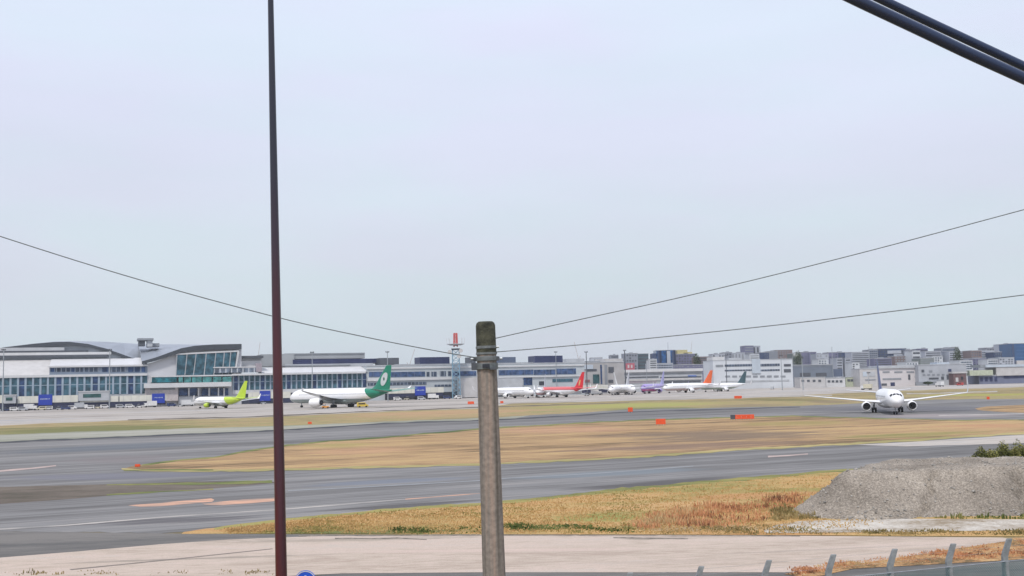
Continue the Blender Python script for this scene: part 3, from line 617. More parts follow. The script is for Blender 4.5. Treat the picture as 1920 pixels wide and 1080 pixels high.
def airliner(name, label, cat_, pos, rz, kind='narrow', paint=PW, tailc=None, ta=(1, 0), tcv=-1e3, belly=None, topc=None, engc=None, finc=None, emblem=None, wingc=None, group='airliners on the airfield', winglet=None, scale=1.0, gear_dark=False):
    if kind == 'narrow': Lf, Rf, sp, zc, fh, er, ey, ex, wr, wt = 38.5, 1.92, 35.8, 3.35, 12.3, 1.02, 4.85, 4.2, 7.2, 1.5
    else: Lf, Rf, sp, zc, fh, er, ey, ex, wr, wt = 62.8, 2.95, 60.1, 4.9, 17.0, 1.75, 9.8, 8.0, 12.5, 2.0
    root = empty(name, pos, rz); root['_loc'] = (0, 0, 0)
    if scale != 1: root.scale = (scale,) * 3
    def part(b, n, m_, par=root, smooth=False): return b.build(n, m_, par, smooth=smooth, world=False)
    zbl = zc - Rf * .45
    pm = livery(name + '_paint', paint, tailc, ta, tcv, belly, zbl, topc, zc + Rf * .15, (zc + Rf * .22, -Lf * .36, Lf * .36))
    def surf(t, th, k=1.0):
        x = Lf / 2 - t * Lf
        if t < .13: q = 1 - t / .13; r = Rf * max(0, 1 - q ** 2.1) ** .56; z = zc - .28 * Rf * q ** 1.6
        elif t > .64: q = (t - .64) / .36; r = Rf * (1 - .93 * q ** 1.55); z = zc + (Rf - r) * .72
        else: r = Rf; z = zc
        return Vector((x, math.sin(th) * r * k, z + math.cos(th) * r * k * (1.04)))
    ts = [0.0005, .004, .012, .025, .042, .065, .095, .13, .2, .3, .4, .5, .6, .66, .72, .78, .84, .9, .95, .985, 1]
    n = 28
    part(MB().loft([[surf(t, 2 * math.pi * j / n) for j in range(n)] for t in ts]), 'fuselage', pm, smooth=50)
    # cockpit windows: wrap-round panes
    for (a0, a1) in ((-.95, -.55), (-.5, -.04), (.04, .5), (.55, .95)):
        b = MB(); t0_, t1_ = (.030, .045) if abs(a0 + a1) < .8 else (.036, .054)
        if kind != 'narrow': t0_ *= .8; t1_ *= .85
        g = [[surf(t0_ + (t1_ - t0_) * i / 3, a0 + (a1 - a0) * j / 4, 1.012) for j in range(5)] for i in range(4)]
        g2 = [[surf(t0_ + (t1_ - t0_) * i / 3, a0 + (a1 - a0) * j / 4, .98) for j in range(5)] for i in range(4)]
        b.loft(g, closed=False); part(b, 'cockpit_window', dark, smooth=True)
    # wing box fairing
    b = MB(); b.loft([[Vector((x, math.sin(2 * math.pi * j / 16) * Rf * .98 * k, zc - Rf * .72 + math.cos(2 * math.pi * j / 16) * Rf * .48 * k)) for j in range(16)] for x, k in ((Lf * .13, .25), (Lf * .10, .8), (Lf * .03, 1.03), (-Lf * .06, 1.03), (-Lf * .12, .7), (-Lf * .15, .2))])
    part(b, 'wing_fairing', livery(name + '_belly', belly or paint), smooth=50)
    wm = livery(name + '_wing', wingc or (.62, .63, .65)); em = livery(name + '_nacelle', engc or paint)
    for s in (-1, 1):
        b = MB(); rings = []
        for f in (0, .33, 1):
            y = f * sp / 2; xl = Lf * .115 - y * (.52 if kind == 'narrow' else .60); ch = wr + (wt - wr) * (f / .33 * .55 if f < .33 else .55 + (f - .33) / .67 * .45)
            z = zc - Rf * .62 + y * .105 + (0.0012 * y * y if kind != 'narrow' else 0); th = ch * (.13 if f < .3 else .10)
            rings.append([Vector((xl - c * ch, s * y, z + t * th)) for c, t in prof(0)])
        b.loft(rings); wo = part(b, 'wing', wm, smooth=40)
        y = sp / 2; xl = Lf * .115 - y * (.52 if kind == 'narrow' else .60); z = zc - Rf * .62 + y * .105 + (0.0012 * y * y if kind != 'narrow' else 0)
        b = MB(); b.loft([[Vector((xl - q0 - c * ch, s * (y + dy) + s * t * ch * .05, z + dz + t * ch * .02)) for c, t in prof(0)] for q0, ch, dy, dz in ((0, 1.5, -.02, 0), (.5, 1.2, .25, .5), (1.7, .55, .55, 2.3 if kind == 'narrow' else 1.2))])
        wl = part(b, 'winglet', livery(name + '_winglet', winglet or paint), par=wo, smooth=40)
        # engine
        xe = Lf * .115 - ey * .52 + ex * .55; ze = zc - Rf * .62 + ey * .105 - er * 1.15; nn = 24
        if ze - er < .45: ze = er + .5
        lx = er * 3.6
        pr = [(0, .86), (-.03, .93), (-.10, 1.0), (-.35, 1.06), (-.65, 1.0), (-.85, .82), (-1.0, .62)]
        inner = [(-.98, .55), (-.7, .5)]
        b = MB(); b.loft([[Vector((xe + px_ * lx, s * ey + math.sin(2 * math.pi * j / nn) * er * k, ze + math.cos(2 * math.pi * j / nn) * er * k)) for j in range(nn)] for px_, k in pr] , cap=False)
        b.loft([[Vector((xe + px_ * lx, s * ey + math.sin(2 * math.pi * j / nn) * er * k, ze + math.cos(2 * math.pi * j / nn) * er * k)) for j in range(nn)] for px_, k in ((-.22, .80), (-.05, .82), (0, .86))], cap=False)
        eo = part(b, 'engine', em, smooth=50)
        b = MB(); b.loft([[Vector((xe + px_ * lx, s * ey + math.sin(2 * math.pi * j / nn) * er * k, ze + math.cos(2 * math.pi * j / nn) * er * k)) for j in range(nn)] for px_, k in ((-.22, .8), (-.225, .3), (-.14, .12), (-.11, .01))], cap=False); part(b, 'fan', black, par=eo, smooth=40)
        b = MB(); b.loft([[Vector((xe + px_ * lx, s * ey + math.sin(2 * math.pi * j / nn) * er * k, ze + math.cos(2 * math.pi * j / nn) * er * k)) for j in range(nn)] for px_, k in ((-.96, .6), (-1.0, .42), (-1.22, .1))]); part(b, 'exhaust', dgrey, par=eo, smooth=40)
        zw = zc - Rf * .62 + ey * .105
        b = MB(); b.hexa([(xe - lx * .95, s * ey - .18, ze + er * .55), (xe - lx * .3, s * ey - .18, ze + er * .9), (xe - lx * .3, s * ey + .18, ze + er * .9), (xe - lx * .95, s * ey + .18, ze + er * .55), (xe - lx * 1.15, s * ey - .15, zw + .05), (xe - lx * .55, s * ey - .15, zw + .15), (xe - lx * .55, s * ey + .15, zw + .15), (xe - lx * 1.15, s * ey + .15, zw + .05)]); part(b, 'pylon', em, par=eo)
        # stabiliser
        b = MB(); hs = sp * .2; rings = []
        for f in (0, 1):
            y = .3 + f * hs; ch = (wr * .56) * (1 - .6 * f); xl = -Lf * .395 - y * .55; z = zc + Rf * .45 + y * .1
            rings.append([Vector((xl - c * ch, s * y, z + t * ch * .09)) for c, t in prof(0)])
        b.loft(rings); part(b, 'stabiliser', livery(name + '_stabiliser', tailc or (.62, .63, .65)), smooth=40)
        # main gear
        yg = 2.86 if kind == 'narrow' else 4.9; xg = -Lf * .03; rw = .56 if kind == 'narrow' else .68
        b = MB().tube([(xg, s * yg, rw), (xg, s * yg * .97, zc - Rf * .55)], .16 if kind == 'narrow' else .28, 10); b.box(xg - .5, xg + .5, s * yg * 1.06 - .04, s * yg * 1.06 + .04, rw * 1.6, zc - Rf * .8)
        go = part(b, 'main_gear', steel)
        offs = [0] if kind == 'narrow' else [-.75, .75]
        for ox in offs:
            for dy in (-.42, .42):
                part(MB().tube([(xg + ox, s * yg + dy * rw * 1.4 - .2, rw), (xg + ox, s * yg + dy * rw * 1.4 + .2, rw)], rw, 20), 'wheel', black, par=go, smooth=40)
    # fin
    fm_ = livery(name + '_fin', finc or tailc or paint)
    b = MB(); rings = []; fb = zc + Rf * .8; hh = fh - fb
    cr_ = Lf * (.175 if kind == 'narrow' else .155)
    for f in (0, .15, 1):
        z = fb + f * hh; ch = cr_ * (1 - .70 * f); xl = -Lf * .325 - f * hh * (.86 if kind == 'narrow' else .82)
        if f == 0: xl += Lf * .02; ch += Lf * .02
        rings.append([Vector((xl - c * ch, t * ch * .075, z)) for c, t in prof(0)])
    # symmetric section
    rings = [[Vector((v.x, (abs(v.y) if i < 5 else -abs(rg[9 - i].y if i > 4 else 0)), v.z)) for i, v in enumerate(rg)] for rg in rings]
    b.loft(rings); fo = part(b, 'tail_fin', fm_, smooth=40)
    if emblem:
        zf, rx, rz_, cm, inner_c = emblem
        z = fb + zf * hh; ch = cr_ * (1 - .62 * zf); xm = -Lf * .325 - zf * hh * .83 - ch * .48
        for s in (-1, 1):
            b = MB(); k = 24; yy = s * (ch * .075 * .62 + .06)
            b.add([(xm + math.cos(2 * math.pi * j / k) * rx + (math.sin(2 * math.pi * j / k) * rz_) * -.35, q, z + math.sin(2 * math.pi * j / k) * rz_) for q in (yy, yy - s * .3) for j in range(k)], [tuple(range(k)), tuple(range(2 * k - 1, k - 1, -1))] + [(j, k + j, k + (j + 1) % k, (j + 1) % k) for j in range(k)])
            eo = part(b, 'tail_emblem', cm, par=fo)
            if inner_c:
                b = MB(); b.add([(xm + math.cos(2 * math.pi * j / 6) * rx * .3, q, z + .1 + math.sin(2 * math.pi * j / 6) * rz_ * .28) for q in (yy + s * .03, yy - s * .02) for j in range(6)], [tuple(range(6)), tuple(range(11, 5, -1))] + [(j, 6 + j, 6 + (j + 1) % 6, (j + 1) % 6) for j in range(6)])
                part(b, 'emblem_mark', inner_c, par=fo)
    xn = Lf * .385; rw = .36 if kind == 'narrow' else .5
    go = part(MB().tube([(xn, 0, rw), (xn + .2, 0, zc - Rf * .8)], .12 if kind == 'narrow' else .2, 10), 'nose_gear', steel)
    for dy in (-.28, .28): part(MB().tube([(xn, dy - .13, rw), (xn, dy + .13, rw)], rw, 18), 'wheel', black, par=go, smooth=40)
    tag(root, label, cat_, group); return root
def place(nose_px, nose_Y, tail_px, tail_Y):
    n_ = Vector(((nose_px - 960) / FPX * nose_Y, nose_Y)); t_ = Vector(((tail_px - 960) / FPX * tail_Y, tail_Y))
    c = (n_ + t_) / 2; d = n_ - t_; return (c.x, c.y, 0.02), math.atan2(d.y, d.x), d.length
# the near airliner on the taxiway: nose towards the camera
g = G(1664, 773); hd = Vector((-math.sin(R(13.4)), -math.cos(R(13.4)))); rz = math.atan2(hd.y, hd.x)
cpos = (g.x - hd.x * (-38.5 * .03), g.y - hd.y * (-38.5 * .03), .02)
airliner('twin_jet', 'nearest white airliner taxiing head-on towards the camera, with a navy tail', 'airliner', cpos, rz, finc=(.035, .05, .16), wingc=(.72, .72, .73), winglet=(.5, .52, .56))
grnc = (.0, .19, .11)
p, a, l = place(545, 474, 729, 436); print('wide len', l)
airliner('wide_body_jet', 'big white airliner with a green tail and white engine, side-on by the terminal', 'airliner', p, a, 'wide', tailc=grnc, ta=(1, -.9), tcv=-23.5, belly=(.25, .30, .30), finc=grnc, wingc=(.22, .24, .26), emblem=(.42, 1.7, 2.7, white, mat('dark_green_mark', (.02, .12, .07), .4)))  # belly colour mixes the green lower livery with painted underside shade
lime = (.47, .62, .04)
p, a, l = place(352, 514, 470, 484); print('lime len', l)
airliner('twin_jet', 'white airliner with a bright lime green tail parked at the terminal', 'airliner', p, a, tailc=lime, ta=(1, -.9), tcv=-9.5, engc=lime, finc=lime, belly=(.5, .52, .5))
p, a, l = place(1010, 622, 1083, 590); print('red len', l)
airliner('twin_jet', 'white airliner with a red tail and red upper body, right of the concrete pole', 'airliner', p, a, topc=(.62, .10, .10), tailc=(.65, .02, .03), ta=(1, -1.2), tcv=-17.5, finc=(.65, .02, .03), emblem=(.30, .5, 1.5, mat('gold_patch', (.75, .55, .2), .4), None), scale=1.12)
p, a, l = place(985, 600, 925, 628)
airliner('twin_jet', 'white airliner partly hidden behind the concrete pole, nose to the right', 'airliner', p, a, finc=(.55, .6, .65), scale=1.15)
p, a, l = place(1004, 600, 1018, 640)
airliner('twin_jet', 'white and pink nose-on airliner left of the red-tailed one', 'airliner', p, a, belly=(.6, .35, .36), finc=(.5, .5, .55), scale=1.1)
p, a, l = place(1141, 640, 1172, 676)
airliner('twin_jet', 'white airliner with its nose in, right of the red-tailed one', 'airliner', p, a, finc=(.6, .6, .62), scale=1.15)
p, a, l = place(1180, 640, 1150, 676)
airliner('twin_jet', 'white airliner just left of the violet one', 'airliner', p, a, finc=(.62, .62, .62), scale=1.15)
p, a, l = place(1202, 675, 1236, 708)
airliner('twin_jet', 'violet airliner with a pink underside among the parked ones', 'airliner', p, a, paint=(.34, .26, .58), belly=(.55, .08, .30), finc=(.38, .36, .66), scale=1.15)
p, a, l = place(1236, 672, 1330, 700)
airliner('twin_jet', 'white airliner with an orange tail parked right of the violet one', 'airliner', p, a, finc=(.80, .13, .02), belly=(.55, .42, .40), scale=l / 38.5 * .95)
p, a, l = place(1306, 700, 1392, 722)
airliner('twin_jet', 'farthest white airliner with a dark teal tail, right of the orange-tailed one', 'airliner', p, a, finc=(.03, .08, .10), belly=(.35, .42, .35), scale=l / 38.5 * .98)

# ---------------------------------------------------------------- facades
class Frame:
    def __init__(s, x, y, ang): s.o = Vector((x, y)); s.a = ang; s.d = Vector((math.cos(ang), math.sin(ang))); s.n = Vector((-math.sin(ang), math.cos(ang)))
    def uz(s, px, py, v=0.0):
        r_ = ray(px, py); o = s.o + s.n * v
        # CP + t r ; solve (CP+t r - o).n = 0
        t = (o - Vector((0, 0))).dot(s.n) / (Vector((r_.x, r_.y)).dot(s.n)); p = CP + r_ * t
        return (Vector((p.x, p.y)) - s.o).dot(s.d), p.z
    def pt(s, u, v, z): q = s.o + s.d * u + s.n * v; return Vector((q.x, q.y, z))
    def fbox(s, b, u0, u1, v0, v1, z0, z1):
        return b.hexa([s.pt(u0, v0, z0), s.pt(u1, v0, z0), s.pt(u1, v1, z0), s.pt(u0, v1, z0), s.pt(u0, v0, z1), s.pt(u1, v0, z1), s.pt(u1, v1, z1), s.pt(u0, v1, z1)])
    def pbox(s, x0, x1, y0, y1, v0, v1, m_, name, par, full=False):
        """box whose front face covers the pixel rectangle x0..x1, y0 (top)..y1 (bottom)"""
        xm = (x0 + x1) / 2; u0 = s.uz(x0, (y0 + y1) / 2, v0)[0]; u1 = s.uz(x1, (y0 + y1) / 2, v0)[0]; zt = s.uz(xm, y0, v0)[1]; zb = 0 if y1 is None else s.uz(xm, y1, v0)[1]
        if full: zb = 0
        b = MB(); s.fbox(b, u0, u1, v0, v1, max(zb, 0), zt); return b.build(name, m_, par)
TF = Frame(-276, 576, math.atan2(124, 323))
def TU(px, v=0): return TF.uz(px, HZ(px), v)[0]
def TZ(px, py, v=0): return TF.uz(px, py, v)[1]
def terminal():
    root = empty('airport_terminal', TF.pt(60, 0, 0))
    def pb(x0, x1, y0, y1, v0, v1, m_, name): return TF.pbox(x0, x1, y0, y1, v0, v1, m_, name, root)
    def extr(prof_, u0, u1, m_, name, n=1, smooth=False):     # profile in (v,z) swept along u
        b = MB(); b.loft([[TF.pt(u0 + (u1 - u0) * i / n, v, z) for v, z in prof_] for i in range(n + 1)]); return b.build(name, m_, root, smooth=smooth)
    fin = mat('glazing_fin', (.33, .41, .50), .4, .08, .3)
    def glazing(px0, px1, ztop, zmid, zbot, pitch, v=0.0):
        u0, u1 = TU(px0), TU(px1); n = max(1, round((u1 - u0) / pitch)); p = (u1 - u0) / n
        for i in range(n):
            a = u0 + i * p
            b = MB(); TF.fbox(b, a + p * .28, a + p * .99, v, v + .3, zmid + .2, ztop); TF.fbox(b, a + p * .28, a + p * .99, v, v + .3, zbot, zmid - .2); b.build('window', tglass if i % 5 else bglass, root)
            b = MB(); TF.fbox(b, a, a + p * .28 - .01, v - .35, v + .3, zbot, ztop); b.build('mullion', fin, root)
        b = MB(); TF.fbox(b, u0, u1, v + .02, v + .3, zmid - .19, zmid + .19); b.build('transom', fin, root)
    # left pier -------------------------------------------------------
    uL, u1 = TU(-260), TU(276)
    zt = TZ(0, 709); zm = TZ(100, 722); zb = TZ(100, 742)
    b = MB(); TF.fbox(b, uL, u1, .31, 30, 0, zt); b.build('wall', mat('recess_dark_base_wall', (.055, .065, .10), .6, .15, .2), root)  # wall coloured dark to stand in for a shaded recess
    glazing(-40, 276, zt, zm, zb, 3.75)
    b = MB(); TF.fbox(b, uL, u1, -.8, .8, zt + .01, zt + 1.3); b.build('eave', white, root)
    b = MB(); TF.fbox(b, uL, u1, -.2, .3, zb - 1.3, zb - .01); b.build('sill_band', lgrey, root)
    b = MB(); TF.fbox(b, uL, TU(-41), -.1, .3, zb, zt); b.build('window', tglass, root)
    zr = TZ(0, 673, 26)
    extr([(-.6, zt + 1.32), (4, zt + 4.0), (10, zt + 6.6), (18, zt + 9), (26, zr), (26, zt + 1.35)], uL, TU(92), offwhite, 'roof', smooth=30)
    za = TZ(180, 700); zc1 = TZ(180, 688)
    b = MB(); TF.fbox(b, TU(92), u1, .2, 20, zt + 1.32, zc1); b.build('clerestory_wall', mat('slate_blue_wall', (.20, .25, .33), .6, .1, .2), root)
    for x0, x1 in ((94, 101), (103, 131), (133, 139), (141, 155), (158, 184), (191, 202), (206, 236), (240, 250), (252, 262), (265, 272)):
        b = MB(); TF.fbox(b, TU(x0), TU(x1), .05, .19, TZ(x0, 697.3), zc1 - .3); b.build('window', wglass if x1 - x0 > 12 else bglass, root)
    b = MB(); TF.fbox(b, TU(90), u1 + .5, -.9, 2, zc1 + .01, zc1 + .9); b.build('eave', white, root)
    extr([(-.6, zc1 + .92), (8, TZ(180, 680, 8)), (18, TZ(180, 674, 18)), (26, TZ(180, 671.5, 26)), (26, zc1 + .95)], TU(92), u1, white, 'roof', smooth=30)
    # stacked upper roofs
    rimd = mat('dark_roof_edge', (.08, .09, .11), .5)
    for (xa, xb, y0, y1, v, m_) in ((-260, 202, 666.5, 671.5, 21.2, rimd), (-260, 208, 661.5, 666.5, 21.3, white), (-260, 165, 658, 661.5, 21.4, rimd), (-260, 120, 652, 658, 21.5, lgrey)):
        a0, a1 = TF.uz(xa, 700, v)[0], TF.uz(xb, 700, v)[0]
        b = MB(); TF.fbox(b, a0, a1, v, v + 30, TF.uz(20, y1, v)[1], TF.uz(20, y0, v)[1]); b.build('upper_roof' if m_ == lgrey else 'roof_edge', m_, root)
    # great wave roof -------------------------------------------------
    V = 22
    wave = [(-60, 662), (10, 651), (60, 645), (100, 641.5), (130, 641), (165, 645), (200, 654), (235, 666.5), (266, 677.5)]
    wave2 = [(266, 677.5), (290, 671), (315, 662), (340, 653), (365, 648.5), (400, 646), (453, 645)]
    def wav(pts, v0, th0, th1, back, vb, name, m_):
        b = MB(); rings = []
        for i, (px, py) in enumerate(pts):
            f = i / (len(pts) - 1); u, z = TF.uz(px, py, v0); th = th0 + (th1 - th0) * f
            zb_ = back(px); rings.append([TF.pt(u, v0, z - th), TF.pt(u, v0, z), TF.pt(u, vb, zb_), TF.pt(u, vb, zb_ - th)])
        b.loft(rings); b.build(name, m_, root)
    crest = TF.uz(200, 640, 70)[1]
    def back(px):
        ya = {-60: 660, 10: 650, 60: 643.5, 100: 640, 130: 639.5, 165: 640, 200: 641, 235: 643, 266: 645}.get(px)
        if ya is None: ya = 645 + (px - 266) / 187 * 1.5
        return TF.uz(px, ya, 70)[1]
    rim = mat('dark_roof_rim', (.055, .065, .08), .6, .1, .1)
    wav(wave, V, .6, .6, back, 70, 'wave_roof', roofgrey); wav(wave2, -2, .6, 1.2, back, 70, 'wave_roof', roofgrey)
    def rimb(pts, v0, ths, name):
        b = MB(); rings = []
        for (px, py), th in zip(pts, ths):
            u, z = TF.uz(px, py, v0); rings.append([TF.pt(u, v0 - .3, z - th), TF.pt(u, v0 - .3, z + .05), TF.pt(u, v0 - .01, z + .05), TF.pt(u, v0 - .01, z - th)])
        b.loft(rings); b.build(name, rim, root)
    rimb(wave, V, [.5, 1.4, 2.2, 2.4, 2.0, 1.7, 1.6, 1.6, 1.6], 'roof_rim'); rimb(wave2, -2, [1.6, 1.9, 2.2, 2.4, 2.7, 3.0, 3.0], 'roof_rim')
    b = MB(); rings = []
    for px, py in wave:
        u, z = TF.uz(px, py, V); rings.append([TF.pt(u, V + 1, 0), TF.pt(u, V + 1, z - .7), TF.pt(u, V + 12, z - .7), TF.pt(u, V + 12, 0)])
    b.loft(rings); b.build('gable_wall', mat('gable_grey', (.30, .33, .37), .6, .06, .1), root)
    # gable wall under left arch and central hall
    b = MB(); rings = []
    for px, py in wave2:
        u, z = TF.uz(px, py + 3, 0); rings.append([TF.pt(u, .3, 0), TF.pt(u, .3, z - 1.2), TF.pt(u, 40, z - 1.2), TF.pt(u, 40, 0)])
    rings[-1] = [TF.pt(TU(443), v.x, 0) if 0 else p for v, p in [(Vector((0, 0)), q) for q in rings[-1]]]
    b.loft(rings); b.build('hall_wall', mat('pale_hall_wall', (.52, .53, .56), .6, .06, .1), root)
    # slanting hall glazing
    xs = [(331, 329), (350, 346), (367, 362), (386, 382), (404, 400), (420, 416), (432, 428), (443.5, 439)]
    for i in range(len(xs) - 1):
        (a, a2), (c, c2) = xs[i], xs[i + 1]
        f0, f1 = (a - 331) / 112, (c - 331) / 112
        def q(px, py, v): u, z = TF.uz(px, py, v); return TF.pt(u, v, z)
        ya, yc = 665.5 - 5.5 * f0, 665.5 - 5.5 * f1; b = MB()
        e = 1.6
        b.hexa([q(a2 + e, 703, -.6), q(c2 - e * .2, 703, -.6), q(c2 - e * .2, 703, .25), q(a2 + e, 703, .25), q(a + e, ya, -1.6), q(c - e * .2, yc, -1.6), q(c - e * .2, yc, .25), q(a + e, ya, .25)]); b.build('window', tglass, root)
        b = MB(); b.hexa([q(a2, 703, -.9), q(a2 + e, 703, -.9), q(a2 + e, 703, .25), q(a2, 703, .25), q(a, ya, -1.9), q(a + e, ya, -1.9), q(a + e, ya, .25), q(a, ya, .25)]); b.build('mullion', lgrey, root)
    b = MB(); b.hexa([q(439, 703, -.9), q(441, 703, -.9), q(441, 703, .28), q(439, 703, .28), q(445, 659, -1.9), q(449, 659, -1.9), q(449, 659, .28), q(445, 659, .28)]); b.build('mullion', white, root)
    b = MB(); b.hexa([q(329, 665.5, -1.9), q(448, 659.5, -1.9), q(448, 659.5, .2), q(329, 665.5, .2), q(333, 662.5, -1.9), q(448, 656.5, -1.9), q(448, 656.5, .2), q(333, 662.5, .2)]); b.build('soffit_band', white, root)
    pb(400, 486, 687.5, 689.5, -3, .2, white, 'balcony_rail'); pb(402, 484, 690.5, 698.5, -2.9, .2, glass('grey_glass', (.14, .17, .22), stripe=3, stripecol=(.45, .48, .52)), 'balcony_window'); pb(480, 491, 681, 697, -3.1, .1, mat('mauve_wall', (.36, .32, .36), .6), 'stair_block'); pb(435, 686, 698.7, 702, -3.2, .2, white, 'balcony_slab')
    pb(283, 331, 707, 717, -4, .2, glass('deep_teal_glass', (.02, .13, .16)), 'window')
    for x0, x1 in ((335, 343), (345, 358), (360, 378), (380, 397), (399, 415), (417, 434)): pb(x0, x1, 706.5, 717, -4, .2, gglass, 'window')
    pb(283, 436, 703.5, 706, -4.2, .2, white, 'slab'); pb(270, 434, 717.5, 726, -5, .2, white, 'slab')
    pb(283, 284.5, 706, 717, -4.1, .2, white, 'mullion')
    pb(272, 334, 727, 752, -3, .2, mat('pinkish_wall', (.55, .50, .50), .7), 'wall'); pb(282, 328, 728, 731, -3.2, -3.01, mgrey, 'window')
    for x0, x1 in ((336, 352), (356, 370), (378, 390), (395, 408), (411, 418), (421, 428)): pb(x0, x1, 728, 741.5, -1, .2, bglass, 'window')
    for x0 in (353, 371, 391, 408.5, 419): pb(x0, x0 + 2.4, 727, 743, -2.2, .2, white, 'strut')
    pb(335, 434, 742.5, 756, -1.5, .2, lgrey, 'wall')
    pb(258, 288, 634, 638, 30, 45, mgrey, 'plant_room_roof'); pb(260, 272, 638.5, 648, 31, 44, dgrey, 'plant_room'); pb(276, 286, 638.5, 650, 31, 44, lgrey, 'plant_room'); pb(286, 299, 643.5, 650, 33, 44, mgrey, 'plant_room')
    # right pier ------------------------------------------------------
    zt2 = TZ(560, 701.5); zm2 = TZ(560, 714); zb2 = TZ(560, 729)
    b = MB(); TF.fbox(b, TU(436), TU(687), .31, 30, 0, zt2); b.build('wall', MATS['recess_dark_base_wall'], root)
    glazing(436, 687, zt2, zm2, zb2, 3.05)
    b = MB(); TF.fbox(b, TU(436), TU(688), -.25, .3, zb2 - 2.2, zb2 - .01); b.build('sill_band', white, root)
    extr([(-.8, zt2 + .9), (3, TZ(600, 695, 3)), (8, TZ(600, 691, 8)), (16, TZ(600, 688, 16)), (16, zt2 + .95)], TU(491), TU(690), white, 'roof', smooth=30)
    pb(443, 490, 676, 690, 3, 14, white, 'wall'); pb(449, 494, 667, 671.5, 1, 12, dgrey, 'canopy_roof'); pb(452, 490, 672, 675.5, 3.5, 13, lgrey, 'wall')
    pb(490, 552, 664, 687, 17, 40, mat('grey_hall_cladding', (.33, .35, .37), .6, .08, .1), 'upper_wall'); pb(552, 684, 664, 672.5, 18, 40, MATS['grey_hall_cladding'], 'upper_wall')
    pb(534, 684, 662, 664, 17.5, 41, mgrey, 'roof_edge')
    pb(549, 745, 673, 681.5, 16.8, 40, navy, 'upper_window_band'); pb(535, 700, 682, 687.5, 16.5, 40, lgrey, 'upper_wall'); pb(505, 657, 684.5, 686, 15.8, 16.4, mgrey, 'roof_edge')
    tag(root, 'long glass-fronted terminal with a white pier and a great grey wave-shaped roof', 'terminal')
terminal()

def facade(name, label, fr, x0, x1, y0, dep, m_, wins=(), v=0.0, extra=(), cat='building', group=None, base=None):
    """wins: (x0,x1,y0,y1,material) ; extra: (name,x0,x1,y0,y1,v0,v1,material)"""
    xm = (x0 + x1) / 2; ua, ub = fr.uz(x0, y0 + 10, v)[0], fr.uz(x1, y0 + 10, v)[0]; zt = fr.uz(xm, y0, v)[1]
    root = empty(name, fr.pt((ua + ub) / 2, v, 0)); b = MB(); fr.fbox(b, ua, ub, v, v + dep, 0, zt); b.build('wall', m_, root)
    if dep > 6:
        b = MB(); fr.fbox(b, ua - .15, ub + .15, v - .25, v + dep + .15, zt + .003, zt + .5); b.build('parapet', lgrey if m_ not in (lgrey, paleblue) else mgrey, root)
    for wn in wins: fr.pbox(wn[0], wn[1], wn[2], wn[3], v - .25, v - .02, wn[4], 'window', root)
    for ex in extra: fr.pbox(ex[1], ex[2], ex[3], ex[4], v + ex[5], v + ex[6], ex[7], ex[0], root)
    return tag(root, label, cat, group)
BM_ = mat('pale_banded_wall', (.46, .50, .53), .6, .07, .1)
# second terminal block behind the green tail and the pole
W = wglass; WB = glass('navy_band_glass', (.045, .08, .17), stripe=4, stripecol=(.08, .11, .2), duty=.15)
facade('terminal_annex', 'long pale grey office block with navy window bands behind the concrete pole', TF, 687, 1096, 683.5, 30, BM_,
       [(692, 731, 697, 706.5, WB), (733, 797, 697, 706.5, WB), (800, 806, 697, 706, W), (809, 819, 697, 706, W), (825, 836, 696, 705.5, W), (840, 846, 696, 705, W), (848, 893, 696, 705, WB), (935, 1000, 693.5, 703, WB), (1001, 1041, 693, 702.5, WB), (1042, 1080, 691, 701.5, WB),
        (690, 800, 717, 722, W), (815, 846, 721, 725, W), (850, 862, 712, 733, mgrey), (982, 998, 707, 722, bglass), (1036, 1074, 710.5, 716, tglass), (1011, 1020, 715, 722, dark), (964, 976, 716, 720, dark), (722, 860, 736, 748, dark), (1040, 1090, 728, 738, mgrey)],
       extra=[('cornice', 687, 1096, 686.5, 689, -.6, -.02, white), ('band', 687, 850, 708, 713, -.8, -.02, white), ('band', 935, 1095, 704.5, 707, -.8, -.02, white), ('plant_room', 787, 843, 669.5, 683.5, 4, 16, navy), ('plant_room', 883, 892, 669.5, 683, 4, 16, dgrey), ('plant_room', 925, 967, 669.5, 682, 4, 16, mat('slate_plant', (.10, .13, .20), .6)), ('plant_room', 1003, 1055, 667, 681, 4, 16, navy),
              ('plant_room', 712, 748, 671, 683.5, 8, 20, dgrey), ('rail', 740, 1000, 681, 682, 1, 1.2, mgrey), ('column', 858, 862, 706, 740, -1.2, -.3, white), ('annex_block', 862, 895, 708, 745, -4, -.3, offwhite), ('annex_block', 934, 980, 709, 740, -3, -.3, lgrey)], cat='office block')
F2 = Frame(60, 720, R(18))
facade('cargo_building', 'blocky grey concrete building right of the red-tailed airliner', F2, 1062, 1170, 680, 22, concrete,
       [(1100, 1119, 692, 696, dgrey), (1112, 1124, 702, 719, glass('dark_teal_glass', (.03, .08, .09))), (1141, 1151, 688, 699, dgrey), (1141, 1150, 712, 718, dgrey), (1126, 1129, 684, 720, bglass), (1092, 1106, 712, 717, mat('dull_red_panel', (.30, .12, .13), .6)), (1066, 1086, 700, 704, W), (1134, 1139, 684, 722, mgrey)],
       extra=[('block', 1062, 1096, 672.5, 684, .5, 18, lgrey), ('block', 1134, 1168, 672.5, 684, .3, 18, offwhite), ('plant_room', 1100, 1126, 677, 680, 3, 12, mgrey), ('block', 1096, 1112, 684, 692, -.5, -.05, paleblue)])
F3 = Frame(100, 800, R(8))
